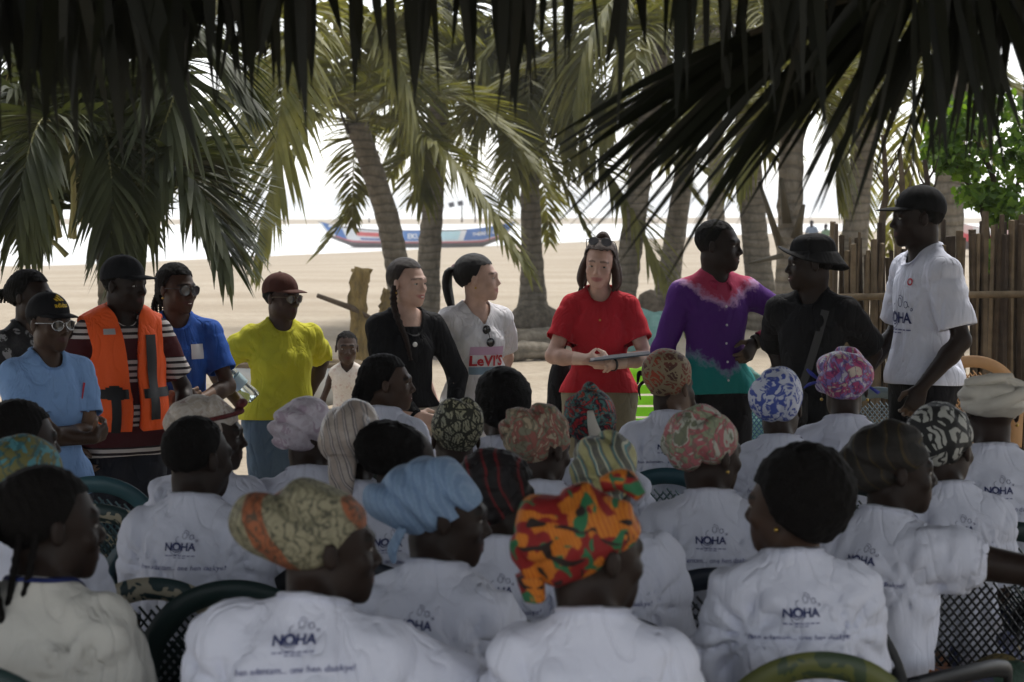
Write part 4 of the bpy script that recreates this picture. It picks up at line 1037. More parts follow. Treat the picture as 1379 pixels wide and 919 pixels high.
# the big leaf that droops from the corner of the roof
def fan():
    g = np.random.default_rng(41); d0 = 4.4
    P = spline([at(1470, -40, d0), at(1300, -25, d0 + 0.05), at(1150, -5, d0), at(1010, 45, d0 - 0.1)], 24)
    n = 100; t = np.linspace(0.02, 1, n); B = np.stack([np.interp(t, np.linspace(0, 1, 24), P[:, k]) for k in range(3)], 1)
    ang = np.radians(np.interp(t, [0, 0.25, 0.55, 0.8, 1.0], [18, -8, -38, -52, -62]) + g.normal(size=n) * 6)
    D = np.stack([np.sin(ang), g.normal(size=n) * 0.18, -np.cos(ang)], 1)
    L = np.interp(t, [0, 0.3, 0.6, 0.85, 1], [0.26, 0.36, 0.62, 0.62, 0.4]) * g.uniform(0.82, 1.12, n)
    nv = np.stack([g.normal(size=n) * 0.4, -np.ones(n), 0.6 + g.normal(size=n) * 0.4], 1)
    V, F = blades(B - RO, D, L, g.uniform(0.014, 0.025, n), g.uniform(0.02, 0.16, n), 6, nv)
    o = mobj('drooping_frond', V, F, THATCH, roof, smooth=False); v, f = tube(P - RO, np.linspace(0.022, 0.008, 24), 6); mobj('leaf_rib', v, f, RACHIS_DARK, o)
    P2 = spline([at(1480, -60, 4.2), at(1390, -45, 4.2), at(1290, -35, 4.15), at(1180, -25, 4.1)], 24); n = 46; t = np.linspace(0, 1, n)
    B = np.stack([np.interp(t, np.linspace(0, 1, 24), P2[:, k]) for k in range(3)], 1)
    ang = np.radians(np.interp(t, [0, 0.4, 1.0], [50, 30, -30]) + g.normal(size=n) * 9)
    D = np.stack([np.sin(ang), g.normal(size=n) * 0.2, -np.cos(ang)], 1); L = g.uniform(0.24, 0.4, n)
    nv = np.stack([g.normal(size=n) * 0.4, -np.ones(n), 0.5 + g.normal(size=n) * 0.4], 1)
    V, F = blades(B - RO, D, L, g.uniform(0.02, 0.03, n), g.uniform(0.02, 0.2, n), 6, nv)
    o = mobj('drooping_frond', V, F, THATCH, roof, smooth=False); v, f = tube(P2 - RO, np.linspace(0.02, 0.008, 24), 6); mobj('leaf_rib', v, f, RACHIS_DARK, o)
fan()

# ------------------------------------------------------------------ stake fence
fence = empty('stake_fence', at(1260, 700, 11.8) * (1, 1, 0), 0, 'weathered wooden stake fence with a horizontal rail behind the man in white', 'fence')
FO = np.array(fence.location)
STAKES = [plain(c, 0.9, 0.15, name='stake_wood', var=0.4, scale=9, bump=0.6) for c in ((0.075, 0.056, 0.038), (0.11, 0.083, 0.054), (0.05, 0.037, 0.027), (0.14, 0.105, 0.066))]
for row, (dd, x0, x1, st) in enumerate(((11.8, 1116, 1720, 10.0), (11.93, 1122, 1720, 11.5))):
    x = x0
    while x < x1:
        ytop = rnd.choice((300, 312, 322, 330, 338, 318)) + rnd.uniform(-8, 8) - (12 if row else 0) - (8 if x > 1290 else 0) + (14 if 1145 < x < 1200 else 0)
        w = rnd.uniform(0.020, 0.036)
        p1 = at(x + rnd.uniform(-3, 3), ytop, dd) - FO; p0 = np.array([p1[0] + rnd.uniform(-.03, .03), dd + rnd.uniform(-.03, .03) - FO[1], -0.15])
        P = spline([p0, (p0 + p1) / 2 + np.array([rnd.uniform(-.015, .015), 0, 0]), p1], 9); n = rnd.choice((5, 6, 7))
        V, F = tube(P, np.linspace(w * 1.05, w * rnd.uniform(0.55, 0.95), 9), n, True, rnd.uniform(0.45, 1.0)); V += NPR.normal(size=V.shape) * 0.0022
        mobj('stake', V, F, rnd.choice(STAKES), fence, smooth=False); x += st * rnd.uniform(0.75, 1.2)
for z, y in ((1.29, 11.72), (0.55, 11.72)):
    P = spline([(at(1112, 0, 11.8)[0], y, z - 0.02), (at(1400, 0, 11.8)[0], y, z), (at(1730, 0, 11.8)[0], y, z - 0.01)], 12) - FO
    v, f = tube(P, 0.021, 8); mobj('rail', v, f, STAKES[3], fence)
for k, (px, y0) in enumerate(((1190, 182), (1212, 200), (1246, 215))):
    p = empty('thin_pole', G(px + 2, 12.6), 0, ['slim crooked bare pole rising behind the fence below the curved palm', 'short bare pole standing behind the fence near the white shirt', 'bare sapling pole at the edge of the leafy shrub'][k], 'pole')
    b = np.array(p.location); P = spline([(0, 0, -0.2), np.array(at(px - 3, 330, 12.6)) - b, np.array(at(px + 3, 260, 12.6)) - b, np.array(at(px - 1, y0, 12.6)) - b], 14)
    v, f = tube(P, np.linspace(0.03, 0.014, 14), 7); mobj('pole', v, f, STAKES[k], p)
    for q in range(3):
        s_ = P[8 + q]; v, f = tube([s_, s_ + (0.05 * (-1) ** q, 0, 0.08), s_ + (0.07 * (-1) ** q, 0, 0.16)], [0.008, 0.006, 0.003], 5); mobj('twig', v, f, STAKES[k], p)

# ------------------------------------------------------------------ leafy shrub over the fence
def leafy(name, label, base, blobs, stems, nleaf, size, mats, seed):
    g = np.random.default_rng(seed); base = np.array(base); root = empty(name, base, 0, label, 'shrub')
    for p in stems:
        P = spline([np.array(q) - base for q in p], 14); v, f = tube(P, np.linspace(0.03, 0.008, 14), 6); mobj('stem', v, f, STAKES[0], root)
    outline = np.array([(0, 0), (0.35, -0.12), (0.62, 0.1), (0.45, 0.32), (0.55, 0.6), (0.25, 0.68), (0, 1.0), (-0.25, 0.68), (-0.55, 0.6), (-0.45, 0.32), (-0.62, 0.1), (-0.35, -0.12)])
    per = nleaf // len(blobs)
    for mi, mat in enumerate(mats):
        Vs, Fs, off = [], [], 0
        for c, r in blobs:
            k = per // len(mats)
            u = g.normal(size=(k, 3)); u /= np.linalg.norm(u, axis=1)[:, None]; pos = np.array(c) - base + u * np.array(r) * (g.random(k) ** 0.4)[:, None]
            for i in range(k):
                sz = size * g.uniform(0.55, 1.25); nvec = nrm(g.normal(size=3) + np.array([0, -0.7, 0.9])); dn = nrm(np.array([g.normal() * 0.6, g.normal() * 0.4, -0.7])); dn = nrm(dn - nvec * (dn @ nvec)); sd_ = np.cross(dn, nvec)
                pts = pos[i] + sz * (outline[:, :1] * sd_ + outline[:, 1:] * dn + (np.abs(outline[:, :1]) * 0.25 - 0.25 * outline[:, 1:] ** 2) * nvec)
                Vs.append(pts); Vs.append((pos[i] + sz * 0.4 * dn)[None]); Fs += [(off + 12, off + j, off + (j + 1) % 12) for j in range(12)]; off += 13
        o = mobj('foliage', np.concatenate(Vs), np.array(Fs), mat, root, smooth=False); o['kind'] = 'stuff'
    return root
LEAF_A = leaf_mat('shrub_leaf', (0.10, 0.18, 0.028), (0.19, 0.29, 0.05), 0.55, (1.0, 1.1, 0.4)); LEAF_B = leaf_mat('shrub_leaf_dark', (0.06, 0.12, 0.025), (0.10, 0.17, 0.035), 0.5, (1, 1.1, .4))
SD = 12.8
leafy('leafy_shrub', 'bright green broad leaved shrub growing over the stake fence', G(1340, SD), [(at(px, py, SD + dy), (rx_, 0.22, rz_)) for px, py, dy, rx_, rz_ in ((1285, 165, 0, .2, .16), (1330, 150, .1, .22, .2), (1365, 215, 0, .2, .2), (1290, 215, -.05, .2, .14), (1320, 260, 0, .16, .1), (1360, 280, -.1, .15, .14), (1400, 180, 0, .2, .3), (1265, 195, .1, .1, .12), (1345, 345, -.2, .12, .12))],
      [[G(1340, SD), at(1345, 300, SD), at(1320, 200, SD), at(1300, 150, SD)], [G(1345, SD), at(1360, 330, SD), at(1375, 220, SD)], [G(1340, SD), at(1330, 320, SD), at(1290, 230, SD), at(1262, 190, SD)]], 1900, 0.055, (LEAF_A, LEAF_B), 5)
# ------------------------------------------------------------------ flat lettering
_TC = {}
def text_shape(txt, width=None, size=0.1, bold=0.0, shear=0.0, cell=0.012):
    key = (txt, width, size, bold, shear, cell)
    if key in _TC: return _TC[key]
    cu = bpy.data.curves.new('lettering', 'FONT'); cu.body = txt; cu.size = size; cu.offset = bold * size; cu.shear = shear; cu.resolution_u = 2; cu.align_x = 'CENTER'; cu.align_y = 'CENTER'
    o = bpy.data.objects.new('lettering', cu); COL.objects.link(o)
    me = bpy.data.meshes.new_from_object(o.evaluated_get(bpy.context.evaluated_depsgraph_get()))
    bm = bmesh.new(); bm.from_mesh(me); bpy.data.objects.remove(o); bpy.data.curves.remove(cu); bpy.data.meshes.remove(me)
    xs_ = [v.co.x for v in bm.verts]; w = max(xs_) - min(xs_); cxm = (max(xs_) + min(xs_)) / 2; k = width / w if width else 1.0
    for v in bm.verts: v.co.x = (v.co.x - cxm) * k; v.co.y *= k; v.co.z = 0
    w *= k
    for i in range(1, int(w / cell) + 1):
        bmesh.ops.bisect_plane(bm, geom=bm.verts[:] + bm.edges[:] + bm.faces[:], plane_co=(-w / 2 + i * cell, 0, 0), plane_no=(1, 0, 0))
    bmesh.ops.triangulate(bm, faces=bm.faces[:]); bm.verts.index_update()
    _TC[key] = ([(v.co.x, v.co.y) for v in bm.verts], [tuple(v.index for v in fc.verts) for fc in bm.faces]); bm.free()
    return _TC[key]
def rect_shape(x0, x1, y0, y1, n=12, m=4):
    V = [(x0 + (x1 - x0) * i / n, y0 + (y1 - y0) * j / m) for i in range(n + 1) for j in range(m + 1)]
    return V, [(i * (m + 1) + j, (i + 1) * (m + 1) + j, (i + 1) * (m + 1) + j + 1, i * (m + 1) + j + 1) for i in range(n) for j in range(m)]
def stroke_shape(pts, w, closed=False):
    P = np.array(pts, float); T = np.gradient(P, axis=0); N = np.stack([-T[:, 1], T[:, 0]], 1); N /= np.linalg.norm(N, axis=1)[:, None] + 1e-9
    V = np.concatenate([P - N * w / 2, P + N * w / 2]); n = len(P)
    return [tuple(v) for v in V], [(i, i + 1, n + i + 1, n + i) for i in range(n - 1)]
def merge(*sh):
    V, F = [], []
    for v, f in sh: n = len(V); V += list(v); F += [tuple(i + n for i in q) for q in f]
    return V, F
def shift(sh, dx, dy): return [(x + dx, y + dy) for x, y in sh[0]], sh[1]
NAVY_INK = plain((0.035, 0.045, 0.13), 0.7, 0.2, name='navy_ink'); PALE_INK = plain((0.12, 0.13, 0.26), 0.7, 0.2, name='pale_ink'); RED_INK = plain((0.45, 0.03, 0.05), 0.7, 0.2, name='red_ink')
def circ(cx_, cy_, r, w, a0=0, a1=6.2832, n=14, sq=1.0): return stroke_shape([(cx_ + r * math.cos(a0 + (a1 - a0) * i / n), cy_ + sq * r * math.sin(a0 + (a1 - a0) * i / n)) for i in range(n + 1)], w)
def noha_print(f, side='back', z0=1.22, k=1.0, tag_line=True, tilt=0.0, x0=0.0, rotz=0.0):
    kw = dict(side=side, z0=z0, tilt=tilt, x0=x0, rotz=rotz)
    f.printed(text_shape('NOHA', 0.086 * k, bold=0.025, cell=0.008), NAVY_INK, 'lettering', **kw)
    sw = merge(circ(-0.0105 * k, -0.0005, 0.0125 * k, 0.0022 * k), circ(-0.012 * k, -0.005 * k, 0.0155 * k, 0.0012 * k, 2.7, 6.4), circ(-0.006 * k, 0.020 * k, 0.008 * k, 0.0012 * k, 1.6, 4.2),
               circ(0.010 * k, 0.031 * k, 0.0062 * k, 0.0013 * k, 0.0, 6.9, sq=1.4), stroke_shape([(0.006 * k, 0.043 * k), (0.012 * k, 0.045 * k), (0.019 * k, 0.041 * k), (0.021 * k, 0.030 * k)], 0.0012 * k), circ(0.029 * k, 0.027 * k, 0.0052 * k, 0.0013 * k, 0.0, 6.9, sq=1.2), stroke_shape([(0.033 * k, 0.033 * k), (0.034 * k, 0.026 * k), (0.037 * k, 0.022 * k)], 0.0012 * k), circ(0.043 * k, 0.018 * k, 0.0026 * k, 0.0014 * k))
    f.printed(sw, NAVY_INK, 'emblem', **kw)
    f.printed(merge(*[stroke_shape([(-0.043 * k + j * 0.0125 * k, -0.0225 * k), (-0.043 * k + j * 0.0125 * k + 0.0095 * k, -0.0225 * k)], 0.0026 * k) for j in range(7)], *[stroke_shape([(-0.018 * k + j * 0.012 * k, -0.0285 * k), (-0.018 * k + j * 0.012 * k + 0.009 * k, -0.0285 * k)], 0.0022 * k) for j in range(3)]), PALE_INK, 'small_print', **kw)
    if tag_line: f.printed(shift(text_shape('hen adantam... one hen daakye!', 0.235 * k, bold=0.004, shear=0.1, cell=0.012), 0.0, -0.056 * k), PALE_INK, 'slogan', **kw)

# ------------------------------------------------------------------ plastic chairs
def chair_meshes():
    M = {}
    def by(x, z): t = (z - 0.42) / 0.46; return -0.205 - 0.085 * t + 0.35 * x * x * 1.0 - 0.0   # the back leans and wraps round the sitter
    def arch(t):                                       # outline of the back from one seat corner over the top to the other
        a = math.pi * t; x = -math.cos(a) * (0.205 + 0.035 * math.sin(a)); z = 0.43 + 0.42 * (math.sin(a) ** 0.62)
        return np.array([x, by(x, z), z])
    P = np.array([arch(t) for t in np.linspace(0.0, 1.0, 41)])
    V, F = [], []
    C = np.array([0, 0, 0.62])
    for i, p in enumerate(P):
        T = nrm(P[min(i + 1, 40)] - P[max(i - 1, 0)]); inw = nrm(np.cross(np.array([0, 1, 0.2]), T)); nb_ = np.cross(T, inw)
        wd = 0.028
        for a, b in ((-wd, -0.007), (-wd, 0.007), (-0.4 * wd, 0.013), (wd, 0.007), (wd * 1.15, -0.004), (0, -0.009)): V.append(p - inw * (a + wd * 0.2) + nb_ * b)
    for i in range(40):
        for j in range(6): k = (j + 1) % 6; F.append((i * 6 + j, i * 6 + k, i * 6 + 6 + k, i * 6 + 6 + j))
    M['back_frame'] = mesh_data('back_frame', V, F)
    m = MB(); inside = lambda x, z: abs(x) < 0.225 and 0.47 < z < 0.43 + 0.42 * (max(0.0, 1 - (x / 0.236) ** 2) ** 0.31) - 0.035
    for s in (-1, 1):
        for c in np.arange(-1.2, 1.2, 0.030):
            run = []
            for q in np.linspace(-0.24, 0.24, 33):
                x = q; z = 0.66 + c + s * q * 1.25
                if inside(x, z): run.append((x, by(x, z) + 0.002 * s, z))
                else:
                    if len(run) > 2: m.tube(run[::2] if len(run) > 6 else run, 0.0058, 4, False, 0.6)
                    run = []
            if len(run) > 2: m.tube(run[::2] if len(run) > 6 else run, 0.0058, 4, False, 0.6)
    M['lattice_panel'] = mesh_data('lattice_panel', m.V, m.F, None, False)
    s = S(); s.ell((0, 0.0, 0.43), (0.235, 0.245, 0.012)); V, F = [], []
    n = 14
    for lay in (0, 1):
        for i in range(n + 1):
            for j in range(n + 1):
                u, w = i / n * 2 - 1, j / n * 2 - 1; x = 0.225 * u * (1 - 0.06 * (w < 0) * abs(w)); y = 0.01 + 0.225 * w
                z = 0.435 - 0.014 * (1 - u * u) * (1 - w * w) - (0.03 * max(w - 0.7, 0) / 0.3) ** 1 - 0.012 * max(abs(u) - 0.85, 0) / 0.15 - 0.012 * lay; V.append((x, y, z))
    q = (n + 1)
    for i in range(n):
        for j in range(n):
            a = i * q + j; F.append((a, a + q, a + q + 1, a + 1)); b = q * q + a; F.append((b, b + 1, b + q + 1, b + q))
    for i in range(n):
        for a, b in ((i, i + 1), (n * q + i + 1, n * q + i), ((i + 1) * q, i * q), (i * q + n, (i + 1) * q + n)): F.append((a, b, q * q + b, q * q + a))
    M['seat'] = mesh_data('seat', V, F)
    for nm, sx in (('L', -1), ('R', 1)):
        for fr in (0, 1):
            p0 = (sx * 0.20, 0.2 if fr else -0.18, 0.43); p1 = (sx * 0.245, 0.225 if fr else -0.27, 0.0)
            v, f = tube([p0, ((p0[0] + p1[0]) / 2, (p0[1] + p1[1]) / 2, 0.21), p1], [0.034, 0.027, 0.022], 8, True, 0.65); M['leg' + nm + str(fr)] = mesh_data('leg', v, f)
        P = spline([(sx * 0.235, -0.235, 0.66), (sx * 0.275, -0.05, 0.665), (sx * 0.28, 0.13, 0.65), (sx * 0.262, 0.215, 0.6), (sx * 0.235, 0.2, 0.43)], 20)
        v, f = tube(P, 0.023, 8, True, 0.5, (1, 0, 0)); M['arm' + nm] = mesh_data('armrest', v, f)
    return M
CHAIR = chair_meshes()
def slat_meshes():
    out = []
    for i in range(6):
        z0 = 0.47 + i * 0.064; V, F = [], []; w = 0.225 if i < 4 else (0.205 if i == 4 else 0.165)
        for q in range(13):
            x = (q / 6 - 1) * w
            for zz in (z0, z0 + 0.052):
                y = -0.205 - 0.085 * (zz - 0.42) / 0.46 + 0.35 * x * x
                V += [(x, y, zz), (x, y + 0.008, zz)]
        for q in range(12):
            a = q * 4; F += [(a, a + 4, a + 6, a + 2), (a + 1, a + 3, a + 7, a + 5), (a + 2, a + 6, a + 7, a + 3), (a, a + 1, a + 5, a + 4)]
        out.append(mesh_data('back_slat', V, F, None, False))
    return out
SLATS = slat_meshes()
def plastic(c, name='plastic', rough=0.38, stain=None):
    t = NT(name); v = t.tc(); n = t.noise(v, 6, 5, 0.6)
    base = t.mix(t.ramp(n, [(0.35, 0), (0.7, 1)]), mul(c, 0.85), mul(c, 1.1))
    if stain: base = t.mix(t.ramp(t.noise(v, 9, 3, 0.6, 1.0), [(0.48, 0), (0.52, 1)], True), base, stain)
    t.col(base); t.rough(t.ramp(n, [(0.3, rough), (0.8, rough + 0.25)]), 0.4); return t.m
PL = dict(green=plastic((0.012, 0.03, 0.028)), navy=plastic((0.012, 0.018, 0.03)), black=plastic((0.010, 0.011, 0.013)), teal=plastic((0.03, 0.09, 0.11)), blue=plastic((0.02, 0.12, 0.22)), grey=plastic((0.11, 0.15, 0.17)),
          tan=plastic((0.42, 0.24, 0.11)), lime=plastic((0.32, 0.72, 0.03), rough=0.3), cream=plastic((0.4, 0.36, 0.26), stain=(0.02, 0.045, 0.045)), olive=plastic((0.10, 0.11, 0.03), stain=(0.04, 0.06, 0.03)), brown=plastic((0.14, 0.085, 0.05)))
PL['lime'].name = 'lime_plastic'
def chair(label, x, y, yaw, col, rail=None, group='plastic chairs', slats=False, scale=1.0):
    root = empty('plastic_chair', (x, y, 0.0), -R(yaw), label, 'chair', group)
    root.scale = (scale,) * 3
    items = list(CHAIR.items())
    if slats: items = [q for q in items if q[0] != 'lattice_panel'] + [('back_slat', q) for q in SLATS]
    for k, me in items:
        nm = 'leg' if k[:3] == 'leg' else 'armrest' if k[:3] == 'arm' else k
        o = obj(nm, me, root)
        if not len(me.materials): me.materials.append(None)
        o.material_slots[0].link = 'OBJECT'; o.material_slots[0].material = PL[rail] if (rail and nm == 'back_frame') else PL[col]
    return root

# ------------------------------------------------------------------ boats
def boat(label, px0, px1, ywater, ysheer, d, hull_bands, texts, seed, group=None, bowup=0.55):
    a, b = at(px0, ywater, d), at(px1, ywater, d); cx_ = (a[0] + b[0]) / 2; L = b[0] - a[0]; H = (ywater - ysheer) / FPX * d
    zw = -0.62; root = empty('fishing_canoe', (cx_, d, zw), 0, label, 'boat', group)
    n = 40; prof = [(-0.12, 0.0), (0.06, 0.55), (0.22, 0.86), (0.45, 0.97), (0.8, 1.0), (1.0, 1.02)]
    def station(t):
        u = 2 * t - 1; e = max(0.0, 1 - abs(u) ** 2.6) ** 0.75; sheer = 1 + bowup * abs(u) ** 3
        x = u * L / 2; low = 0.0 + 0.55 * max(0, abs(u) - 0.72) / 0.28
        return x, e * 0.95, sheer, low
    def hull(z0, z1, m, mat, name, out=0.0):
        V, F = [], []
        for sgn in (-1, 1):
            o_ = len(V)
            for i in range(n + 1):
                x, e, sh, low = station(i / n)
                for j in range(m + 1):
                    f_ = z0 + (z1 - z0) * j / m; zz = (low + (sh - low) * f_) * H if f_ > 0 else low * H + f_ * H * 0.3
                    w = e * np.interp(f_, [p[0] for p in prof], [p[1] for p in prof]) + 0.03 + out; rake = 1 - 0.13 * (1 - f_) * 1.0
                    V.append((x * rake, sgn * w, zz))
            for i in range(n):
                for j in range(m):
                    k = o_ + i * (m + 1) + j; q = (k, k + m + 1, k + m + 2, k + 1); F.append(q if sgn < 0 else q[::-1])
        return mobj(name, V, F, mat, root)
    hull(-0.12, 1.0, 8, plain((0.16, 0.13, 0.13), 0.7, name='hull_paint', var=0.2), 'hull')
    for z0, z1, c, nm in hull_bands: hull(z0, z1, 3, plain(c, 0.6, name='boat_paint', var=0.12, scale=1.5), nm, 0.015)
    m = MB()
    for k in (-0.3, -0.1, 0.1, 0.3): m.box((k * L, 0, 0.9 * H), (0.25, 1.9 * 0.85, 0.06))
    m.build('thwart', plain((0.25, 0.2, 0.15), 0.8, name='thwart_wood'), root, False)
    for nm, u0, u1, f0, f1, c in texts:
        V, F = [], []
        for i in range(9):
            x, e, sh, low = station(u0 + (u1 - u0) * i / 8)
            for f_ in (f0, f1):
                V.append((x * (1 - 0.13 * (1 - f_)), -(e * np.interp(f_, [p[0] for p in prof], [p[1] for p in prof]) + 0.075), (low + (sh - low) * f_) * H))
        F = [(2 * i, 2 * i + 2, 2 * i + 3, 2 * i + 1) for i in range(8)]
        mobj(nm, V, F, plain(c, 0.6, name='boat_paint', var=0.1, scale=2), root)
    return root, station, H, L, prof
root, station, BH, BL, prof = boat('long blue and white wooden fishing canoe with painted panels lying at the waterline', 428, 697, 327, 304, 112, [(0.28, 0.36, (0.55, 0.14, 0.16), 'stripe'), (0.36, 0.95, (0.70, 0.72, 0.74), 'side_panel')],
     [('blue_panel', 0.02, 0.12, 0.36, 1.0, (0.06, 0.16, 0.42)), ('red_lettering', 0.19, 0.33, 0.62, 0.84, (0.6, 0.12, 0.12)), ('blue_lettering', 0.2, 0.36, 0.42, 0.52, (0.12, 0.16, 0.4)), ('blue_panel', 0.43, 0.58, 0.4, 0.98, (0.08, 0.2, 0.48)), ('pale_panel', 0.6, 0.72, 0.45, 0.95, (0.45, 0.66, 0.72)), ('blue_panel', 0.75, 0.985, 0.4, 1.02, (0.07, 0.17, 0.45))], 1)
for txt, u, f_, w in (('2', 0.075, 0.68, 0.035), ('EKUA', 0.5, 0.66, 0.09), ('THERE IS GOD', 0.85, 0.72, 0.15)):
    V2, F2 = text_shape(txt, w * BL, bold=0.02, cell=0.4); x, e, sh, low = station(u); zc = (low + (sh - low) * f_) * BH
    V = []
    for a_, b_ in V2:
        uu = min(max(u + a_ / BL, 0.03), 0.97); x_, e_, sh_, lw_ = station(uu); V.append((x + a_, -(e_ * 0.99 + 0.10), zc + b_ + (sh_ - sh) * BH))
    mobj('lettering', V, F2, plain((0.78, 0.78, 0.78), 0.6, name='white_paint'), root, False)
for px, py in ((640, 268), (622, 272), (497, 293)):
    b_ = at(px, 300, 112); v, f = tube([b_ - np.array(root.location), at(px, py, 112) - np.array(root.location)], [0.05, 0.03], 6); mobj('mast', v, f, STAKES[0], root)
m = MB()
for px, py in ((608, 276), (620, 274)): p = at(px, py, 112) - np.array(root.location); m.box(p, (0.3, 0.1, 0.26), ry(rnd.uniform(-.4, .4)))
m.build('pennant', plain((0.06, 0.06, 0.07), 0.8, name='pennant_cloth'), root, False)
boat('red painted fishing canoe on the beach beyond the leafy shrub', 1268, 1440, 296, 268, 70, [(0.3, 0.62, (0.62, 0.08, 0.10), 'side_panel'), (0.62, 0.98, (0.7, 0.5, 0.5), 'upper_band')], [('white_panel', 0.2, 0.4, 0.65, 0.95, (0.75, 0.75, 0.75))], 2)[0].location.z = 0.85 - 0.6
# ------------------------------------------------------------------ things lying about the yard
def stump():
    b = G(500, 20); root = empty('tree_stump', b, 0, 'cut yellowish palm stump with two prongs and a leaning stick', 'stump')
    t = NT('stump_wood'); v = t.tc(); n = t.noise(t.tc(scale=(1, 1, .3)), 11, 5, .65); t.col(t.mix(t.ramp(n, [(0.35, 0), (0.7, 1)]), (0.08, 0.06, 0.03), (0.25, 0.18, 0.07))); t.rough(.95, .1); t.bump(n, 1.0, .06)
    for nm, pts, rr in (('stump', [(500, 560), (488, 470), (482, 410), (486, 362)], (0.14, 0.105, 0.085, 0.10)), ('prong', [(510, 540), (516, 460), (521, 420), (524, 392)], (0.10, 0.085, 0.075, 0.065))):
        P = spline([at(x, y, 20) - b for x, y in pts], 20); V, F = tube(P, np.interp(np.linspace(0, 1, 20), np.linspace(0, 1, 4), rr), 14); V += NPR.normal(size=V.shape) * 0.012; mobj(nm, V, F, t.m, root)
    v, f = tube([at(427, 398, 19.8) - b, at(474, 415, 19.9) - b, at(500, 430, 20) - b], [0.022, 0.03, 0.03], 8); mobj('branch', v, f, STAKES[0], root)
stump()
def log(label, p, q, r, name='fallen_log', mat=BARK):
    o = empty(name, (np.array(p) + q) / 2 * (1, 1, 0), 0, label, 'log', 'logs lying by the palms'); b = np.array(o.location)
    P = spline([np.array(p) - b, (np.array(p) + q) / 2 - b + np.array([0, 0, 0.02]), np.array(q) - b], 14); V, F = tube(P, np.linspace(r, r * 0.85, 14), 12); V += NPR.normal(size=V.shape) * 0.006; mobj('trunk_piece', V, F, mat, o)
log('bleached log lying on the sand behind the printed white shirt', G(690, 24.5) + (0, 0, .12), G(775, 25.5) + (0, 0, .13), 0.14)
log('shorter dark log in front of the bleached log', G(684, 22.8) + (0, 0, .1), G(738, 23.2) + (0, 0, .1), 0.12)
def mound(name, label, cat, px, d, w, hgt, mat, seed, dep=0.6):
    b = G(px, d); o = empty(name, b, 0, label, cat); s = S(); g = np.random.default_rng(seed)
    for k in range(7): s.ell((g.uniform(-.6, .6) * w, g.uniform(-.4, .4) * dep, hgt * 0.25), (w * g.uniform(.35, .5), dep * .5, hgt * g.uniform(.5, .8)), None, 0.12)
    W = waves(seed, 8, 12, 40); V, F = sdf_mesh(s, 0.05, post=lambda P, d_: d_ + 0.025 * noise(P, W), pad=.03); V, F = clip(V, F, -0.1 - V[:, 2]); mobj('heap', V, F, mat, o); return o
t = NT('net_mesh'); v = t.tc(); n = t.noise(v, 9, 6, .7); t.col(t.mix(n, (0.09, 0.28, 0.24), (0.35, 0.55, 0.5))); t.rough(.9, .1); t.bump(t.noise(v, 45, 4, .8), 1.0, .06); NET = t.m
mound('fishing_net_heap', 'mint green fishing net heaped behind the tie-dye shirt', 'fishing net', 868, 25, 0.42, 0.5, NET, 3)
mound('fishing_net_heap', 'small mint net bundle on the sand behind the blue plastic chair', 'fishing net', 1003, 12.2, 0.16, 0.75, NET, 4, 0.35)
mound('root_mat', 'dark mat of palm roots around the swollen trunk', 'roots', 722, 29.4, 0.36, 0.32, plain((0.13, 0.11, 0.085), .95, .1, name='roots', var=.4, scale=14, bump=1.0), 6, .4)
mound('root_mat', 'grey root clump at the foot of the pale leaning palm', 'roots', 885, 30.5, 0.34, 0.5, plain((0.15, 0.12, 0.09), .95, .1, name='roots', var=.4, scale=14, bump=1.0), 8, .4)
def canoe_bench():
    d = 17.5; b = G(390, d); root = empty('beached_canoe', b, 0, 'pale grey dugout canoe lying on the sand behind the yellow shirt', 'boat'); L = at(470, 0, d)[0] - at(270, 0, d)[0]
    V, F = [], []; n = 24
    for i in range(n + 1):
        u = i / n * 2 - 1; e = max(0.03, (1 - abs(u) ** 3) ** 0.8)
        for a_ in np.linspace(0, math.pi, 11): V.append((u * L / 2, -math.cos(a_) * 0.3 * e, 0.42 - math.sin(a_) * 0.36 * (e * .6 + .4)))
    F = [(i * 11 + j, i * 11 + 11 + j, i * 11 + 12 + j, i * 11 + 1 + j) for i in range(n) for j in range(10)]
    o = mobj('hull', V, F, plain((0.5, 0.51, 0.5), .8, .2, name='old_hull_paint', var=.2, scale=3), root); mm = o.modifiers.new('thickness', 'SOLIDIFY'); mm.thickness = .03
    for s_ in (0, 10): v, f = tube([V[i * 11 + s_] for i in range(0, n + 1)], 0.035, 6); mobj('gunwale', v, f, STAKES[3], root)
canoe_bench()
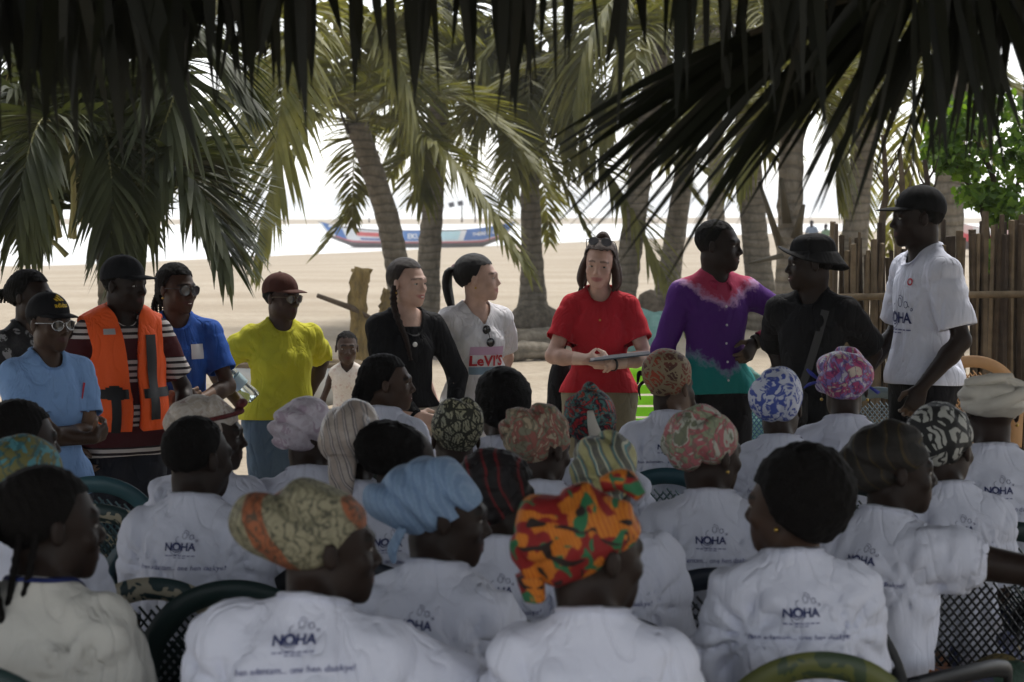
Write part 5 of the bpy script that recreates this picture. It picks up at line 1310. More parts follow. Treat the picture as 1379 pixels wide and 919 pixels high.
# ------------------------------------------------------------------ people
DK = (0.026, 0.0155, 0.0115); DK2 = (0.055, 0.032, 0.022); DK3 = (0.021, 0.0130, 0.0100); LT = (0.46, 0.29, 0.22); LT2 = (0.5, 0.33, 0.26)
WHITE = cloth((0.64, 0.66, 0.76), name='white_cotton', var=0.05); BLACKHAIR = hair_mat()
def who(label, px, ytop, d, byaw, hyaw, build, top=0.0, group='people standing', **sp):
    sp.setdefault('skin', DK); sp['hyaw'] = hyaw - byaw
    f = Fig(sp); tp = f.hc + f.RH @ np.array([0, -0.012, 0.118 + top]) * f.hs; tz = max(tp[2], (f.hc + np.array([0, 0, (0.118 + top) * f.hs]))[2] - 0.004)
    tgt = at(px, ytop, d)
    if sp.get('sit'): s = (tgt[2] - 0.44) / (tz - f.seat)
    else: s = tgt[2] / tz
    sp['scale'] = s
    if sp.get('sit'): f = Fig(sp)
    ya = -R(byaw); hxy = (rz(ya) @ f.hc)[:2] * s
    base = np.array([tgt[0] - hxy[0], tgt[1] - hxy[1], 0.0])
    root = empty('person', base, ya, label, 'person', group); root.scale = (s, s, s)
    f.root = root; f.base = base; f.s = s; f.yaw = byaw
    f.body(root); build(f, root)
    print('PERSON %-40s scale %.3f at %.2f %.2f ztop %.2f' % (label[:40], s, base[0], base[1], tgt[2]))
    return f
def D_(px, y, zt): return (CAMZ - zt) * FPX / (y - HOR)
CNAME = dict(green='dark green', navy='navy', black='black', teal='teal', blue='blue', grey='grey', olive='olive')
CHAIR_COLS = ['green', 'navy', 'black', 'teal', 'green', 'navy']
def sit(label, px, ytop, zt, byaw, hyaw, build, top=0.025, chair_col=None, chair_label=None, rail=None, shirt=True, cloth_=None, pr=True, pz=1.33, ptilt=0.0, sleeve=0.215, chair_scale=1.0, seed=None, amp=0.021, hand_at=None, nohat=False, chair_on=True, **sp):
    d = D_(px, ytop, zt); seed = seed or int(px); sp.setdefault('girth', 0.97); sp.setdefault('bust', 0.02); sp.setdefault('shoulders', 0.88); sp.setdefault('limb', 0.92)
    sp.setdefault('lean', 6)
    def b(f, r):
        if shirt:
            f.shirt(r, cloth_ or WHITE, seed=seed, hem=0.80, amp=amp, collar=cloth_ or WHITE, h=0.0105, sl_r=0.066, sleeve=sleeve)
            if pr: noha_print(f, z0=pz, tilt=ptilt)
        f.skirt(r, SKIRTS[seed % len(SKIRTS)], seed); build(f, r)
    f = who(label, px, ytop, d, byaw, hyaw, b, top, 'seated crowd in white shirts', sit=True, **sp)
    if chair_on:
        c = rz(-R(byaw)) @ np.array([0, -0.005, 0]); chair(chair_label or CNAME[chair_col or CHAIR_COLS[seed % 6]] + ' chair seating the ' + ' '.join(label.replace('seated ', '').split()[:10]).rstrip(','), f.base[0] + c[0], f.base[1] + c[1], byaw, chair_col or CHAIR_COLS[seed % 6], rail=rail, scale=chair_scale)
    return f
SKIRTS = [scarf_mat('patch', ((0.25, 0.08, 0.02), (0.03, 0.03, 0.08), (0.2, 0.14, 0.04), (0.02, 0.05, 0.03))), cloth((0.03, 0.03, 0.05)), scarf_mat('floral', ((0.05, 0.06, 0.14), (0.3, 0.2, 0.05), (0.02, 0.02, 0.05))), cloth((0.08, 0.03, 0.03))]
def ring(parent, c, ax, r, w, mat, name, th=0.004):
    ax = nrm(ax); e1 = nrm(np.cross(ax, (0.3, 0.5, 0.8))); e2 = np.cross(ax, e1); V, F = [], []; n = 24
    for i in range(n):
        a = 2 * math.pi * i / n; dr = e1 * math.cos(a) + e2 * math.sin(a)
        for q, k in ((-w / 2, 0), (w / 2, 0), (w / 2, th), (-w / 2, th)): V.append(c + dr * (r + k) + ax * q)
    F = [(i * 4 + j, i * 4 + (j + 1) % 4, ((i + 1) % n) * 4 + (j + 1) % 4, ((i + 1) % n) * 4 + j) for i in range(n) for j in range(4)]
    return mobj(name, V, F, mat, parent)
GOLD = plain((0.5, 0.33, 0.08), 0.3, 0.5, 1.0, name='gold')
def earring(f, r, side, drop=0.0):
    V, F = sphere(10, 6); f.hmesh('earring', V * 0.006 + np.array([side * 0.083, -0.004, -0.04 - drop]), F, GOLD, r)
HOOD = dict(
    beige=scarf_mat('floral', ((0.42, 0.36, 0.30), (0.30, 0.22, 0.20), (0.5, 0.45, 0.4)), 1.5), lilac=scarf_mat('floral', ((0.48, 0.42, 0.47), (0.38, 0.30, 0.36), (0.55, 0.5, 0.55)), 1.2, sheen=0.6),
    satin=scarf_mat('stripe', ((0.40, 0.33, 0.28), (0.22, 0.20, 0.2), (0.48, 0.42, 0.37), (0.14, 0.12, 0.13), (0.42, 0.36, 0.31)), 1.2, sheen=0.35), olive=scarf_mat('lines', ((0.36, 0.34, 0.22), (0.03, 0.03, 0.02), (0.26, 0.26, 0.19)), 1.3),
    paisley=scarf_mat('blotch', ((0.33, 0.26, 0.17), (0.40, 0.33, 0.23), (0.28, 0.10, 0.08), (0.20, 0.19, 0.13), (0.38, 0.3, 0.2)), 1.0), redblack=scarf_mat('blotch', ((0.02, 0.015, 0.02), (0.35, 0.02, 0.025), (0.03, 0.02, 0.03), (0.06, 0.15, 0.14), (0.3, 0.05, 0.03)), 1.6),
    tealyel=scarf_mat('stripe', ((0.36, 0.34, 0.16), (0.14, 0.14, 0.12), (0.05, 0.17, 0.19), (0.42, 0.42, 0.32), (0.10, 0.10, 0.09)), 1.1), rust=scarf_mat('lines', ((0.30, 0.05, 0.022), (0.22, 0.17, 0.10), (0.07, 0.03, 0.02)), 1.0, rot=(0.2, 0.9, 0.4)),
    greenpink=scarf_mat('blotch', ((0.36, 0.37, 0.28), (0.24, 0.27, 0.17), (0.38, 0.12, 0.13), (0.42, 0.42, 0.35), (0.16, 0.17, 0.11)), 0.9), bluewhite=scarf_mat('floral', ((0.55, 0.57, 0.66), (0.55, 0.57, 0.66), (0.06, 0.09, 0.34)), 1.2),
    purple=scarf_mat('blotch', ((0.10, 0.10, 0.34), (0.5, 0.47, 0.52), (0.22, 0.16, 0.38), (0.36, 0.06, 0.16), (0.48, 0.4, 0.33)), 1.0, sheen=0.5), bw=scarf_mat('lines', ((0.40, 0.40, 0.36), (0.02, 0.02, 0.02), (0.34, 0.34, 0.31)), 0.55),
    cream=scarf_mat('plain', ((0.50, 0.47, 0.41),)), darkgold=scarf_mat('stripe', ((0.012, 0.010, 0.008), (0.02, 0.016, 0.012), (0.045, 0.03, 0.010), (0.012, 0.01, 0.008), (0.015, 0.012, 0.01)), 1.0),
    kente=scarf_mat('kente', ((0.50, 0.17, 0.015), (0.40, 0.10, 0.012), (0.02, 0.12, 0.05), (0.20, 0.010, 0.010)), 1.9), camo=scarf_mat('band', ((0.15, 0.14, 0.09), (0.25, 0.23, 0.15), (0.05, 0.05, 0.035), (0.27, 0.09, 0.04)), 1.0),
    denim=scarf_mat('stripe', ((0.20, 0.30, 0.44), (0.24, 0.34, 0.48), (0.22, 0.31, 0.46), (0.17, 0.26, 0.40)), 3.0), redknit=scarf_mat('stripe', ((0.012, 0.010, 0.011), (0.02, 0.012, 0.012), (0.13, 0.012, 0.014), (0.012, 0.01, 0.01)), 0.8), teal=scarf_mat('blotch', ((0.05, 0.17, 0.20), (0.08, 0.24, 0.27), (0.15, 0.14, 0.05), (0.04, 0.13, 0.15)), 0.9))

# ---- the standing group
def p_patterned(f, r):
    m = scarf_mat('floral', ((0.02, 0.02, 0.022), (0.3, 0.3, 0.3), (0.03, 0.03, 0.03)), 1.3); f.shirt(r, m, 'blouse', seed=31, collar=m); f.trousers(r, cloth((0.02, 0.02, 0.025)))
    h = f.braids_cap(r, BLACKHAIR, bun=((0, -0.10, 0.02), (0.05, 0.05, 0.05)))
    f.strands(h, BLACKHAIR, [[(x, -0.12, 0.03), (x * 1.5, -0.165, 0.02), (x * 2.2, -0.19, -0.03)] for x in (-.03, -.018, -.006, .006, .018, .03)], 0.01)
who('person in a black and grey leafy blouse, plaited hair tied back, hand at face', 42, 366, 8.3, 120, 115, p_patterned, L=dict(w=(-0.03, 0.22, 1.42), pole=(-0.6, 0.3, -1), f=(0.25, -0.1, 1), n=(0.5, -1, 0), curl=0.5, fine=True), R=dict(w=(0.22, 0.1, 0.92)), bust=0.02)
def cap_logo(f, cap_o):
    Y = plain((0.75, 0.5, 0.02), 0.6, name='yellow_thread'); B = f.hc
    tree = BVHTree.FromPolygons([tuple(v.co) for v in cap_o.data.vertices], [tuple(p.vertices) for p in cap_o.data.polygons])
    def put(sh, nm):
        V = []
        for u, v in sh[0]:
            q = f.hc + f.RH @ (np.array([-u, 0.3, 0.092 + v]) * f.hs); hit = tree.ray_cast(Vector(q), Vector(f.RH @ np.array([0, -1.0, 0])), 0.5)
            V.append(np.array(hit[0]) + np.array(hit[1]) * 0.002 if hit[0] is not None else q - f.RH @ np.array([0, .25, 0]))
        mobj(nm, V, sh[1], Y, cap_o, False)
    put(shift(text_shape('adidas', 0.062, bold=0.02, cell=0.008), 0, -0.012), 'lettering')
    for k in range(3):
        x0 = -0.018 + k * 0.015; hgt = 0.010 + 0.0075 * k
        put(([(x0, 0.006), (x0 + 0.011, 0.006), (x0 + 0.011 - hgt * 0.55, 0.006 + hgt), (x0 - hgt * 0.55, 0.006 + hgt)], [(0, 1, 2, 3)]), 'logo_bar')
def p_lightblue(f, r):
    m = cloth((0.22, 0.36, 0.62), name='sky_blue_jersey', var=0.06); f.shirt(r, m, seed=17, collar=m); f.trousers(r, cloth((0.03, 0.03, 0.04))); f.hair_short(r, BLACKHAIR, up=0.004)
    c = f.cap(r, cloth((0.012, 0.012, 0.014), bump=0.1)); cap_logo(f, c); f.glasses(r, plain((0.55, 0.55, 0.55), 0.25, 0.5, 0.8, name='steel'), plain((0.02, 0.02, 0.022), 0.05, 0.6, name='dark_lens'))
    f.printed(stroke_shape([(0.13, 0.06), (0.10, 0.0), (0.09, -0.06)], 0.008), RED_INK, 'piping', side='front', z0=1.26)
who('person in a light blue jersey and black cap with yellow emblem, arms folded', 66, 392, 7.4, 138, 130, p_lightblue, top=0.022, skin=DK2, bust=0.025, L=dict(w=(0.075, 0.205, 1.13), pole=(-1, -0.2, -0.8), f=(0.8, -0.45, 0.15), n=(-0.3, -1, 0.2), curl=0.35, fine=True), R=dict(w=(-0.075, 0.245, 1.10), pole=(1, -0.2, -0.8), f=(-0.85, -0.35, 0.25), n=(0.3, -1, 0.3), curl=0.4, fine=True))
def p_vest(f, r):
    t = NT('striped_knit'); v = t.tc(); z = t.sep(v)[2]
    band = t.math('FRACT', t.math('MULTIPLY', z, 5.2)); ln = t.ramp(t.math('FRACT', t.math('MULTIPLY', z, 36.0)), [(0, 0), (0.42, 1)], True)
    stripe = t.mix(ln, (0.025, 0.018, 0.02), (0.5, 0.46, 0.44)); t.col(t.mix(t.ramp(band, [(0, 1), (0.52, 0)], True), t.mix(0.0, (0.06, 0.012, 0.015), (0, 0, 0)), stripe)); t.rough(.9, .2); t.bump(t.noise(v, 14, 3), .4, .02)
    f.shirt(r, t.m, 'striped_shirt', seed=8, hem=0.82, collar=cloth((0.02, 0.018, 0.02)), sleeve=0.22, flare=0.01); f.trousers(r, cloth((0.02, 0.022, 0.03)))
    s = S(); f.torso(s, 0.045, 0.04, 0.014); s.cone(f.T((-0.07, 0.02, 1.44)), f.T((0.07, 0.02, 1.44)), 0.045, 0.045, 0.04)
    orange = cloth((0.85, 0.115, 0.025), 0.6, 0.3, False, 0.06, 'orange_nylon'); W = waves(3, 5, 14, 30); W2 = waves(9, 4, 4, 9)
    V, F = sdf_mesh(s, 0.011, post=lambda P, d: d + 0.006 * ridges(P, W, W2), pad=.01); F = tris(F)
    l = np.stack([(V - f.T((0, 0, 1.2))) @ f.RC[:, k] for k in range(3)], 1); x, y, z = l.T
    V, F = clip(V, F, np.maximum.reduce([-0.26 - z, np.abs(x) - 0.205, np.minimum.reduce([0.022 - np.abs(x - 0.0) + np.clip(z, 0, 1) * 0.12, y]), np.minimum(0.085 - np.hypot(x, y - 0.01), z - 0.1), np.minimum(0.088 - np.hypot((z - 0.135) * 0.8, y + 0.005), np.abs(x) - 0.13)]))
    o = mobj('life_jacket', V, F, orange, r); mm = o.modifiers.new('thickness', 'SOLIDIFY'); mm.thickness = 0.03; mm.offset = -1
    bl = plain((0.012, 0.012, 0.013), 0.6, 0.3, name='black_webbing'); f.tree = BVHTree.FromPolygons([tuple(map(float, q)) for q in V], [tuple(map(int, q)) for q in F]); f.shirt_o = o
    f.printed(rect_shape(-0.2, 0.2, -0.155, -0.115, 24, 3), bl, 'strap', side='front', z0=1.24, off=0.006); f.printed(rect_shape(-0.105, -0.07, -0.30, -0.10, 4, 10), bl, 'strap', side='front', z0=1.24, off=0.010); f.printed(rect_shape(-0.115, -0.06, -0.16, -0.11, 4, 4), bl, 'buckle', side='front', z0=1.24, off=0.018)
    f.printed(rect_shape(0.06, 0.11, -0.25, 0.12, 5, 12), bl, 'zip_flap', side='front', z0=1.24, off=0.006); f.printed(rect_shape(-0.12, -0.07, 0.115, 0.14, 5, 4), plain((0.5, 0.5, 0.5), .3, .5, .3, name='reflective_tape'), 'reflective_patch', side='front', z0=1.25, off=0.004)
    f.cap(r, cloth((0.013, 0.013, 0.015), bump=0.1)); f.hair_short(r, BLACKHAIR, up=0.003)
who('person in an orange life jacket over a striped shirt and black cap', 167, 342, 8.3, 152, 118, p_vest, top=0.022, skin=DK3, girth=1.04, belly=0.03, shoulders=1.02, neck=0.056, L=dict(w=(-0.25, 0.16, 0.93), pole=(-0.6, -1, 0), curl=0.95, n=(1, 0, 0.2), fine=True), R=dict(w=(0.24, 0.05, 0.87)))
def p_blue(f, r):
    m = cloth((0.025, 0.085, 0.34), name='royal_blue_cotton', var=0.08); f.shirt(r, m, seed=23, collar=m, hem=0.9, flare=0.01); f.trousers(r, cloth((0.02, 0.022, 0.035)))
    wht = plain((0.5, 0.5, 0.52), 0.8, name='white_ink'); f.printed(shift(text_shape('Fish... Better', 0.16, bold=0.01, cell=0.012), -0.02, -0.24), wht, 'slogan', side='front', z0=1.25)
    f.printed(shift(rect_shape(-0.03, 0.03, -0.035, 0.035, 5, 5), 0.085, 0.03), wht, 'sticker', side='front', z0=1.25); f.printed(circ(-0.12, 0.02, 0.012, 0.014, sq=0.7), plain((0.2, 0.24, 0.12), .8, name='crest_ink'), 'crest', side='front', z0=1.25)
    f.printed(merge(*[stroke_shape([(-0.095, 0.032 - 0.012 * k), (-0.055 - 0.008 * (k == 1), 0.032 - 0.012 * k)], 0.004) for k in range(3)]), wht, 'small_print', side='front', z0=1.25)
    h = f.braids_cap(r, BLACKHAIR, bun=((0, -0.085, -0.03), (0.055, 0.05, 0.06)), n=70); f.strands(h, BLACKHAIR, [[(x, -0.11, -0.02), (x * 1.3, -0.13, -0.09), (x * 1.3, -0.11, -0.17)] for x in (-.035, -.02, 0, .02, .035)], 0.011)
    f.glasses(r, plain((0.012, 0.012, 0.012), 0.3, name='black_frame'), plain((0.03, 0.03, 0.035), 0.08, 0.5, name='smoke_lens'), 1.1); earring(f, r, 1); earring(f, r, -1)
who('person in a royal blue t-shirt with glasses, hands clasped at the waist', 238, 357, 8.8, 165, 132, p_blue, skin=DK2, smile=0.95, bust=0.03, R=dict(w=(0.03, 0.235, 1.06), pole=(1, -0.4, -0.6), f=(-1, 0.15, 0.2), n=(0.1, -1, 0), curl=0.6, fine=True), L=dict(w=(-0.06, 0.25, 1.045), pole=(-1, -0.4, -0.6), f=(1, 0.1, 0.2), n=(0, -1, 0), curl=0.5, fine=True))
def p_yellow(f, r):
    m = cloth((0.52, 0.49, 0.04), name='yellow_cotton', var=0.05); f.shirt(r, m, seed=45, collar=m, hem=0.93, flare=0.02, amp=0.014)
    j = cloth((0.10, 0.15, 0.21), name='washed_denim', var=0.35); f.trousers(r, j, 'jeans', inf=0.016); f.shoes(r, cloth((0.2, 0.2, 0.2)))
    f.hair_short(r, BLACKHAIR, up=0.007); f.cap(r, cloth((0.075, 0.03, 0.022), bump=0.1, name='brown_cotton')); f.glasses(r, plain((0.10, 0.07, 0.03), 0.3, name='tortoise_frame'), plain((0.05, 0.05, 0.05), 0.08, 0.5, name='clear_lens'))
who('person in a bright yellow t-shirt, brown cap and jeans, hands on hips', 379, 366, 9.3, 160, 128, p_yellow, top=0.022, skin=DK2, girth=1.16, belly=0.03, bust=0.045, smile=0.6, limb=1.08, R=dict(w=(0.2, -0.15, 1.0), pole=(1, -0.5, 0), fine=True), L=dict(w=(-0.17, -0.15, 1.0), pole=(-0.7, -0.9, 0), fine=True))
def p_child(f, r):
    m = scarf_mat('floral', ((0.62, 0.55, 0.48), (0.55, 0.42, 0.36), (0.66, 0.6, 0.53)), 1.6); f.shirt(r, m, 'sleeveless_dress', sleeve=0, seed=12, hem=0.5, flare=0.07, vneck=0.06, h=0.011); f.hair_short(r, BLACKHAIR, up=0.004, rough=0.003)
who('small child in a pale sleeveless dress standing by the stump', 467, 447, 11.6, 178, 172, p_child, skin=DK2, head=1.32, hup=0.02, shoulders=0.82, limb=0.82, girth=0.92, nose=1.1, neck=0.042, smile=0.2)
def p_black(f, r):
    m = cloth((0.008, 0.008, 0.009), 0.8, 0.3, name='black_jersey'); f.shirt(r, m, 'long_sleeve_top', seed=5, long=True, hem=0.96, neck=0.08, inf=0.007, loose=0.0, amp=0.006, collar=m); f.trousers(r, cloth((0.42, 0.39, 0.33), name='stone_cotton'))
    hm = hair_mat((0.02, 0.011, 0.007), 0.5, 240, 0.2); h = f.hair_short(r, hm, up=0.01, front=0.078, back=-0.075, rough=0.0012)
    f.strands(h, hm, [[(0.075, -0.02, -0.01), (0.085, -0.02, -0.09), (0.09, 0.01, -0.17), (0.085, 0.06, -0.27), (0.075, 0.085, -0.38)], [(-0.075, -0.02, -0.01), (-0.083, -0.03, -0.09), (-0.09, -0.0, -0.17), (-0.09, 0.06, -0.27), (-0.085, 0.085, -0.36)]], 0.019)
    V, F = sphere(10, 6); P = f.onto([(0.0, 0.0)], side='front', z0=1.275, off=0.006)[0]; mobj('pendant', V * (0.013, 0.004, 0.013) + P, F, plain((0.6, 0.6, 0.58), 0.3, 0.5, name='silver'), r); a = f.arms[1]; ring(r, a['w'] - nrm(a['w'] - a['e']) * 0.005, a['w'] - a['e'], 0.031, 0.016, m, 'wristband')
    earring(f, r, 1, .006); earring(f, r, -1, .006)
who('person in a black long-sleeved top with long brown plaits and a pendant', 549, 350, 9.2, 158, 128, p_black, skin=LT2, lip=(0.38, 0.15, 0.13), nose=0.85, smile=0.95, bust=0.025, neck=0.045, shoulders=0.93, R=dict(w=(0.03, 0.225, 0.93), pole=(1, -0.5, -0.3), f=(-0.8, 0.2, -0.35), n=(0, -1, 0), curl=0.4, fine=True), L=dict(w=(-0.2, 0.13, 0.9), pole=(-1, -0.6, 0), curl=0.5), face=0.94)
SUNL = plain((0.012, 0.012, 0.014), 0.06, 0.6, name='sunglass_lens'); BLK = plain((0.012, 0.012, 0.012), 0.35, 0.5, name='black_frame')
def p_levis(f, r):
    m = cloth((0.62, 0.61, 0.63), name='soft_white_cotton', var=0.05); f.shirt(r, m, seed=63, vneck=0.085, hem=0.70, neck=0.072, flare=0.012, amp=0.015, sl_r=0.066); f.trousers(r, cloth((0.05, 0.07, 0.12)))
    kw = dict(side='front', z0=1.16); f.printed(rect_shape(-0.092, 0.092, 0.033, 0.075, 16, 5), plain((0.47, 0.30, 0.42), .8, name='pink_ink'), 'pink_band', **kw); f.printed(rect_shape(-0.092, 0.092, -0.068, -0.03, 16, 5), plain((0.17, 0.25, 0.32), .8, name='slate_ink'), 'slate_band', **kw); f.printed(text_shape("LeVI'S", 0.18, bold=0.03, cell=0.012), plain((0.4, 0.015, 0.025), .7, name='red_ink'), 'lettering', off=0.004, **kw)
    hm = hair_mat((0.009, 0.007, 0.006), 0.5, 240, 0.2); h = f.hair_short(r, hm, up=0.013, front=0.07, back=-0.055, rough=0.0012)
    f.tie(h, plain((0.2, 0.12, 0.14), .8, name='scrunchie'), [(-0.01, -0.108, 0.055), (0.01, -0.118, 0.06)], (0.024, 0.026), 'hair_tie', 1.0)
    for dx in (-0.018, 0, 0.018): f.tie(h, hm, [(dx * .4, -0.105, 0.058), (dx, -0.15, 0.045), (dx * 1.3, -0.165, -0.02), (dx * 1.3, -0.155, -0.11), (dx, -0.14, -0.165)], (0.014, 0.024, 0.026, 0.022, 0.006), 'ponytail', 0.9)
    g = empty('sunglasses'); g.parent = r; P = f.onto([(0.004, 0.085), (0.008, 0.025)], side='front', z0=1.23, off=0.010)
    for p in P: V, F = sphere(14, 8); mobj('lens', V * (0.024, 0.005, 0.024) + p, F, SUNL, g)
    v, F = tube([P[0] + (0, 0.008, 0.024), P[0] + (0.0, .01, 0), (P[0] + P[1]) / 2 + (0, .008, 0), P[1]], 0.0025, 6); mobj('frame', v, F, BLK, g); earring(f, r, 1, .004)
who('person in a white t-shirt with red lettering and a dark ponytail', 644, 345, 9.5, 152, 98, p_levis, skin=LT2, lip=(0.4, 0.16, 0.14), nose=0.85, smile=0.7, bust=0.03, neck=0.044, shoulders=0.93, hpitch=4, face=0.93, L=dict(w=(-0.16, -0.14, 0.92), pole=(-1, -0.8, 0)), R=dict(w=(0.17, -0.14, 0.92), pole=(1, -0.8, 0)))
def p_red(f, r):
    m = cloth((0.36, 0.016, 0.024), name='red_cotton', var=0.06); f.shirt(r, m, seed=77, collar=m, hem=0.925, neck=0.066, flare=0.0, sleeve=0.19); f.trousers(r, cloth((0.20, 0.18, 0.12), name='khaki_cotton'), flare=0.02, inf=0.022)
    hm = hair_mat((0.04, 0.02, 0.012), 0.5, 240, 0.2); h = f.hair_short(r, hm, up=0.016, front=0.082, back=-0.06, rough=0.0018); s = S()
    for x in (-1, 1):
        for k, (xx, yy) in enumerate(((0.075, 0.01), (0.083, -0.03), (0.07, -0.07))):
            f.tie(h, hm, [(x * xx * .8, yy, 0.05), (x * (xx + .006), yy, -0.02), (x * (xx + .014), yy + .008 * (k - 1), -0.085), (x * (xx + .004), yy + .012, -0.125 - .012 * (k % 2))], (0.02, 0.026, 0.028, 0.008), 'lock', 0.8)
    f.tie(h, hm, [(-0.03, -0.03, 0.12), (0, -0.035, 0.145), (0.03, -0.03, 0.12)], (0.02, 0.03, 0.02), 'top_knot', 0.9)
    f.glasses(h, plain((0.02, 0.02, 0.02), .3, name='patterned_frame'), plain((0.25, 0.25, 0.27), 0.05, .6, 0.6, name='mirror_lens'), 1.0, z=0.085, y=-0.018, up=0.45)
    P = f.onto([(0.0, 0.0)], side='front', z0=1.30, off=0.004)[0]; V, F = sphere(8, 6); mobj('pendant', V * 0.006 + P, F, GOLD, r)
    a = f.arms[0]; ring(r, a['w'] - nrm(a['w'] - a['e']) * 0.012, a['w'] - a['e'], 0.031, 0.012, BLK, 'wristband')
fred = who('person in a red t-shirt with sunglasses pushed up in brown hair', 808, 318, 9.8, 182, 190, p_red, top=0.03, skin=LT, lip=(0.36, 0.13, 0.12), nose=0.85, smile=0.6, bust=0.025, neck=0.048, girth=0.98, shoulders=0.88, hpitch=-4, hroll=-5, gaze=-15, face=0.95, L=dict(w=(-0.055, 0.245, 1.085), pole=(-1, -0.5, -0.5), f=(0.9, 0.15, 0.12), n=(-0.1, -0.8, 0.7), curl=0.75, fine=True), R=dict(w=(0.055, 0.255, 1.11), pole=(1, -0.5, -0.5), f=(-0.9, 0.15, 0.0), n=(0.1, -0.6, -0.8), curl=0.7, fine=True))
def tiedye():
    t = NT('tie_dye_cotton'); v = t.tc(); a = t.attr('dye'); n = t.noise(v, 22, 4, .7)
    w = t.math('ADD', a, t.math('MULTIPLY', t.math('SUBTRACT', n, 0.5), 0.16))
    pink, wht, pur, teal = (0.36, 0.035, 0.085), (0.42, 0.25, 0.42), (0.075, 0.016, 0.16), (0.012, 0.20, 0.19)
    t.col(t.ramp(w, [(0.0, teal), (0.255, teal), (0.285, (0.16, 0.22, 0.30)), (0.315, pur), (0.60, pur), (0.635, wht), (0.675, pink), (1.0, pink)])); t.rough(.85, .2); t.bump(t.noise(t.tc(scale=(1, 1, .45)), 16, 3, .5, 1.2), .4, .02); return t.m
def p_tiedye(f, r):
    m = tiedye(); o = f.shirt(r, m, 'tie_dye_shirt', seed=14, long=0.225, hem=0.89, neck=0.062, inf=0.012, loose=0.012, flare=0.012, amp=0.010)
    V = np.empty(len(o.data.vertices) * 3, np.float32); o.data.vertices.foreach_get('co', V); V = V.reshape(-1, 3); l = (V - f.T((0, 0, 1.2))) @ f.RC
    dye = 0.5 + (l[:, 2] - 0.62 * np.abs(l[:, 0]) + 0.02) * 1.15
    for a in f.arms:
        ea = np.array(a['e']); u = nrm(a['w'] - ea); al = (V - ea) @ u; dist = np.linalg.norm(V - ea - al[:, None] * u, axis=1); near = (al > -0.02) & (dist < 0.056) & (al < .3) & (np.abs(l[:, 0]) > 0.14)
        dye = np.where(near, np.interp(al, [0, 0.06, 0.10], [0.45, 0.5, 0.8]), dye)
        ua = nrm(a['e'] - a['s']); au = (V - a['s']) @ ua; du = np.linalg.norm(V - a['s'] - au[:, None] * ua, axis=1); dye = np.where((au > 0.06) & (du < 0.075) & ~near & (np.abs(l[:, 0]) > 0.15), 0.45, dye)
    at_ = o.data.attributes.new('dye', 'FLOAT', 'POINT'); at_.data.foreach_set('value', dye.astype(np.float32))
    pk = cloth((0.34, 0.03, 0.08), name='pink_cotton'); nb, RC = f.nb, f.RC                                    # shirt collar and button placket
    for sgn in (-1, 1):
        P = spline([nb + RC @ np.array(q) for q in ((0, -0.055, 0.045), (sgn * 0.05, -0.02, 0.04), (sgn * 0.058, 0.03, 0.02), (sgn * 0.022, 0.082, -0.015))], 12); V2, F2 = [], []
        out = [RC @ nrm(np.array([sgn * .5, -.4 + i * .1, -1.2])) * (0.034 + 0.012 * (i / 11)) for i in range(12)]
        for i in range(12): V2 += [P[i], P[i] + out[i] * 0.5 + RC @ np.array([sgn * .006, .004, 0]), P[i] + out[i]]
        F2 = [(3 * i + j, 3 * i + 3 + j, 3 * i + 4 + j, 3 * i + 1 + j) for i in range(11) for j in range(2)]; c = mobj('collar_flap', V2, F2, pk, o); mm = c.modifiers.new('thickness', 'SOLIDIFY'); mm.thickness = .004
    for k in range(6):
        P = f.onto([(0.0, 0.10 - 0.085 * k)], side='front', z0=1.2, off=0.003)[0]
        if P is not None: V2, F2 = sphere(8, 4); mobj('button', V2 * 0.006 + P, F2, plain((.6, .58, .6), .4, name='button'), o)
    f.trousers(r, cloth((0.012, 0.012, 0.014))); f.hair_short(r, BLACKHAIR, up=0.004, rough=0.002); a = f.arms[0]; u = nrm(a['w'] - a['e'])
    ring(r, a['w'] - u * 0.01, u, 0.031, 0.02, plain((.05, .04, .03), .6, name='watch_strap'), 'watch_strap'); V2, F2 = sphere(12, 6); mobj('watch_face', (V2 * np.array([.019, .019, .007])) @ np.stack([u, np.cross(u, -a['n']), -a['n']]) + a['w'] - u * .01 - a['n'] * .033, F2, plain((.5, .42, .3), .2, .5, .5, name='watch_metal'), r)
who('person in a pink, purple and teal tie-dye shirt with one hand on hip', 968, 297, 9.5, 160, 112, p_tiedye, skin=DK3, smile=0.95, shoulders=1.04, neck=0.056, girth=0.96, L=dict(w=(-0.15, 0.10, 1.13), pole=(-1, -0.15, 0.65), f=(0.55, 0.35, -0.6), n=(0.5, -1, 0), curl=0.5, fine=True), R=dict(w=(0.25, 0.06, 0.86)))
def p_bucket(f, r):
    m = cloth((0.010, 0.010, 0.011), .85, .35, name='black_cotton'); f.shirt(r, m, seed=91, collar=m, hem=0.72, sleeve=0.24); f.trousers(r, cloth((0.03, 0.03, 0.02))); f.hair_short(r, BLACKHAIR, up=0.003); f.bucket(r, cloth((0.016, 0.016, 0.017), .9, .3, name='black_canvas'))
    st = plain((0.03, 0.03, 0.03), .7, name='bag_webbing'); f.printed(stroke_shape([(0.085, 0.17), (0.06, 0.05), (0.02, -0.1), (-0.03, -0.26)], 0.035), st, 'bag_strap', side='front', z0=1.2, off=0.006)
    b = MB(); p = f.onto([(-0.06, -0.27)], side='front', z0=1.2, off=0.03)[0]; b.box(p, (0.2, 0.055, 0.15)); o = b.build('shoulder_bag', cloth((0.02, 0.02, 0.021), name='bag_cloth'), r, False); bv = o.modifiers.new('bevel', 'BEVEL'); bv.width = .02; bv.segments = 3
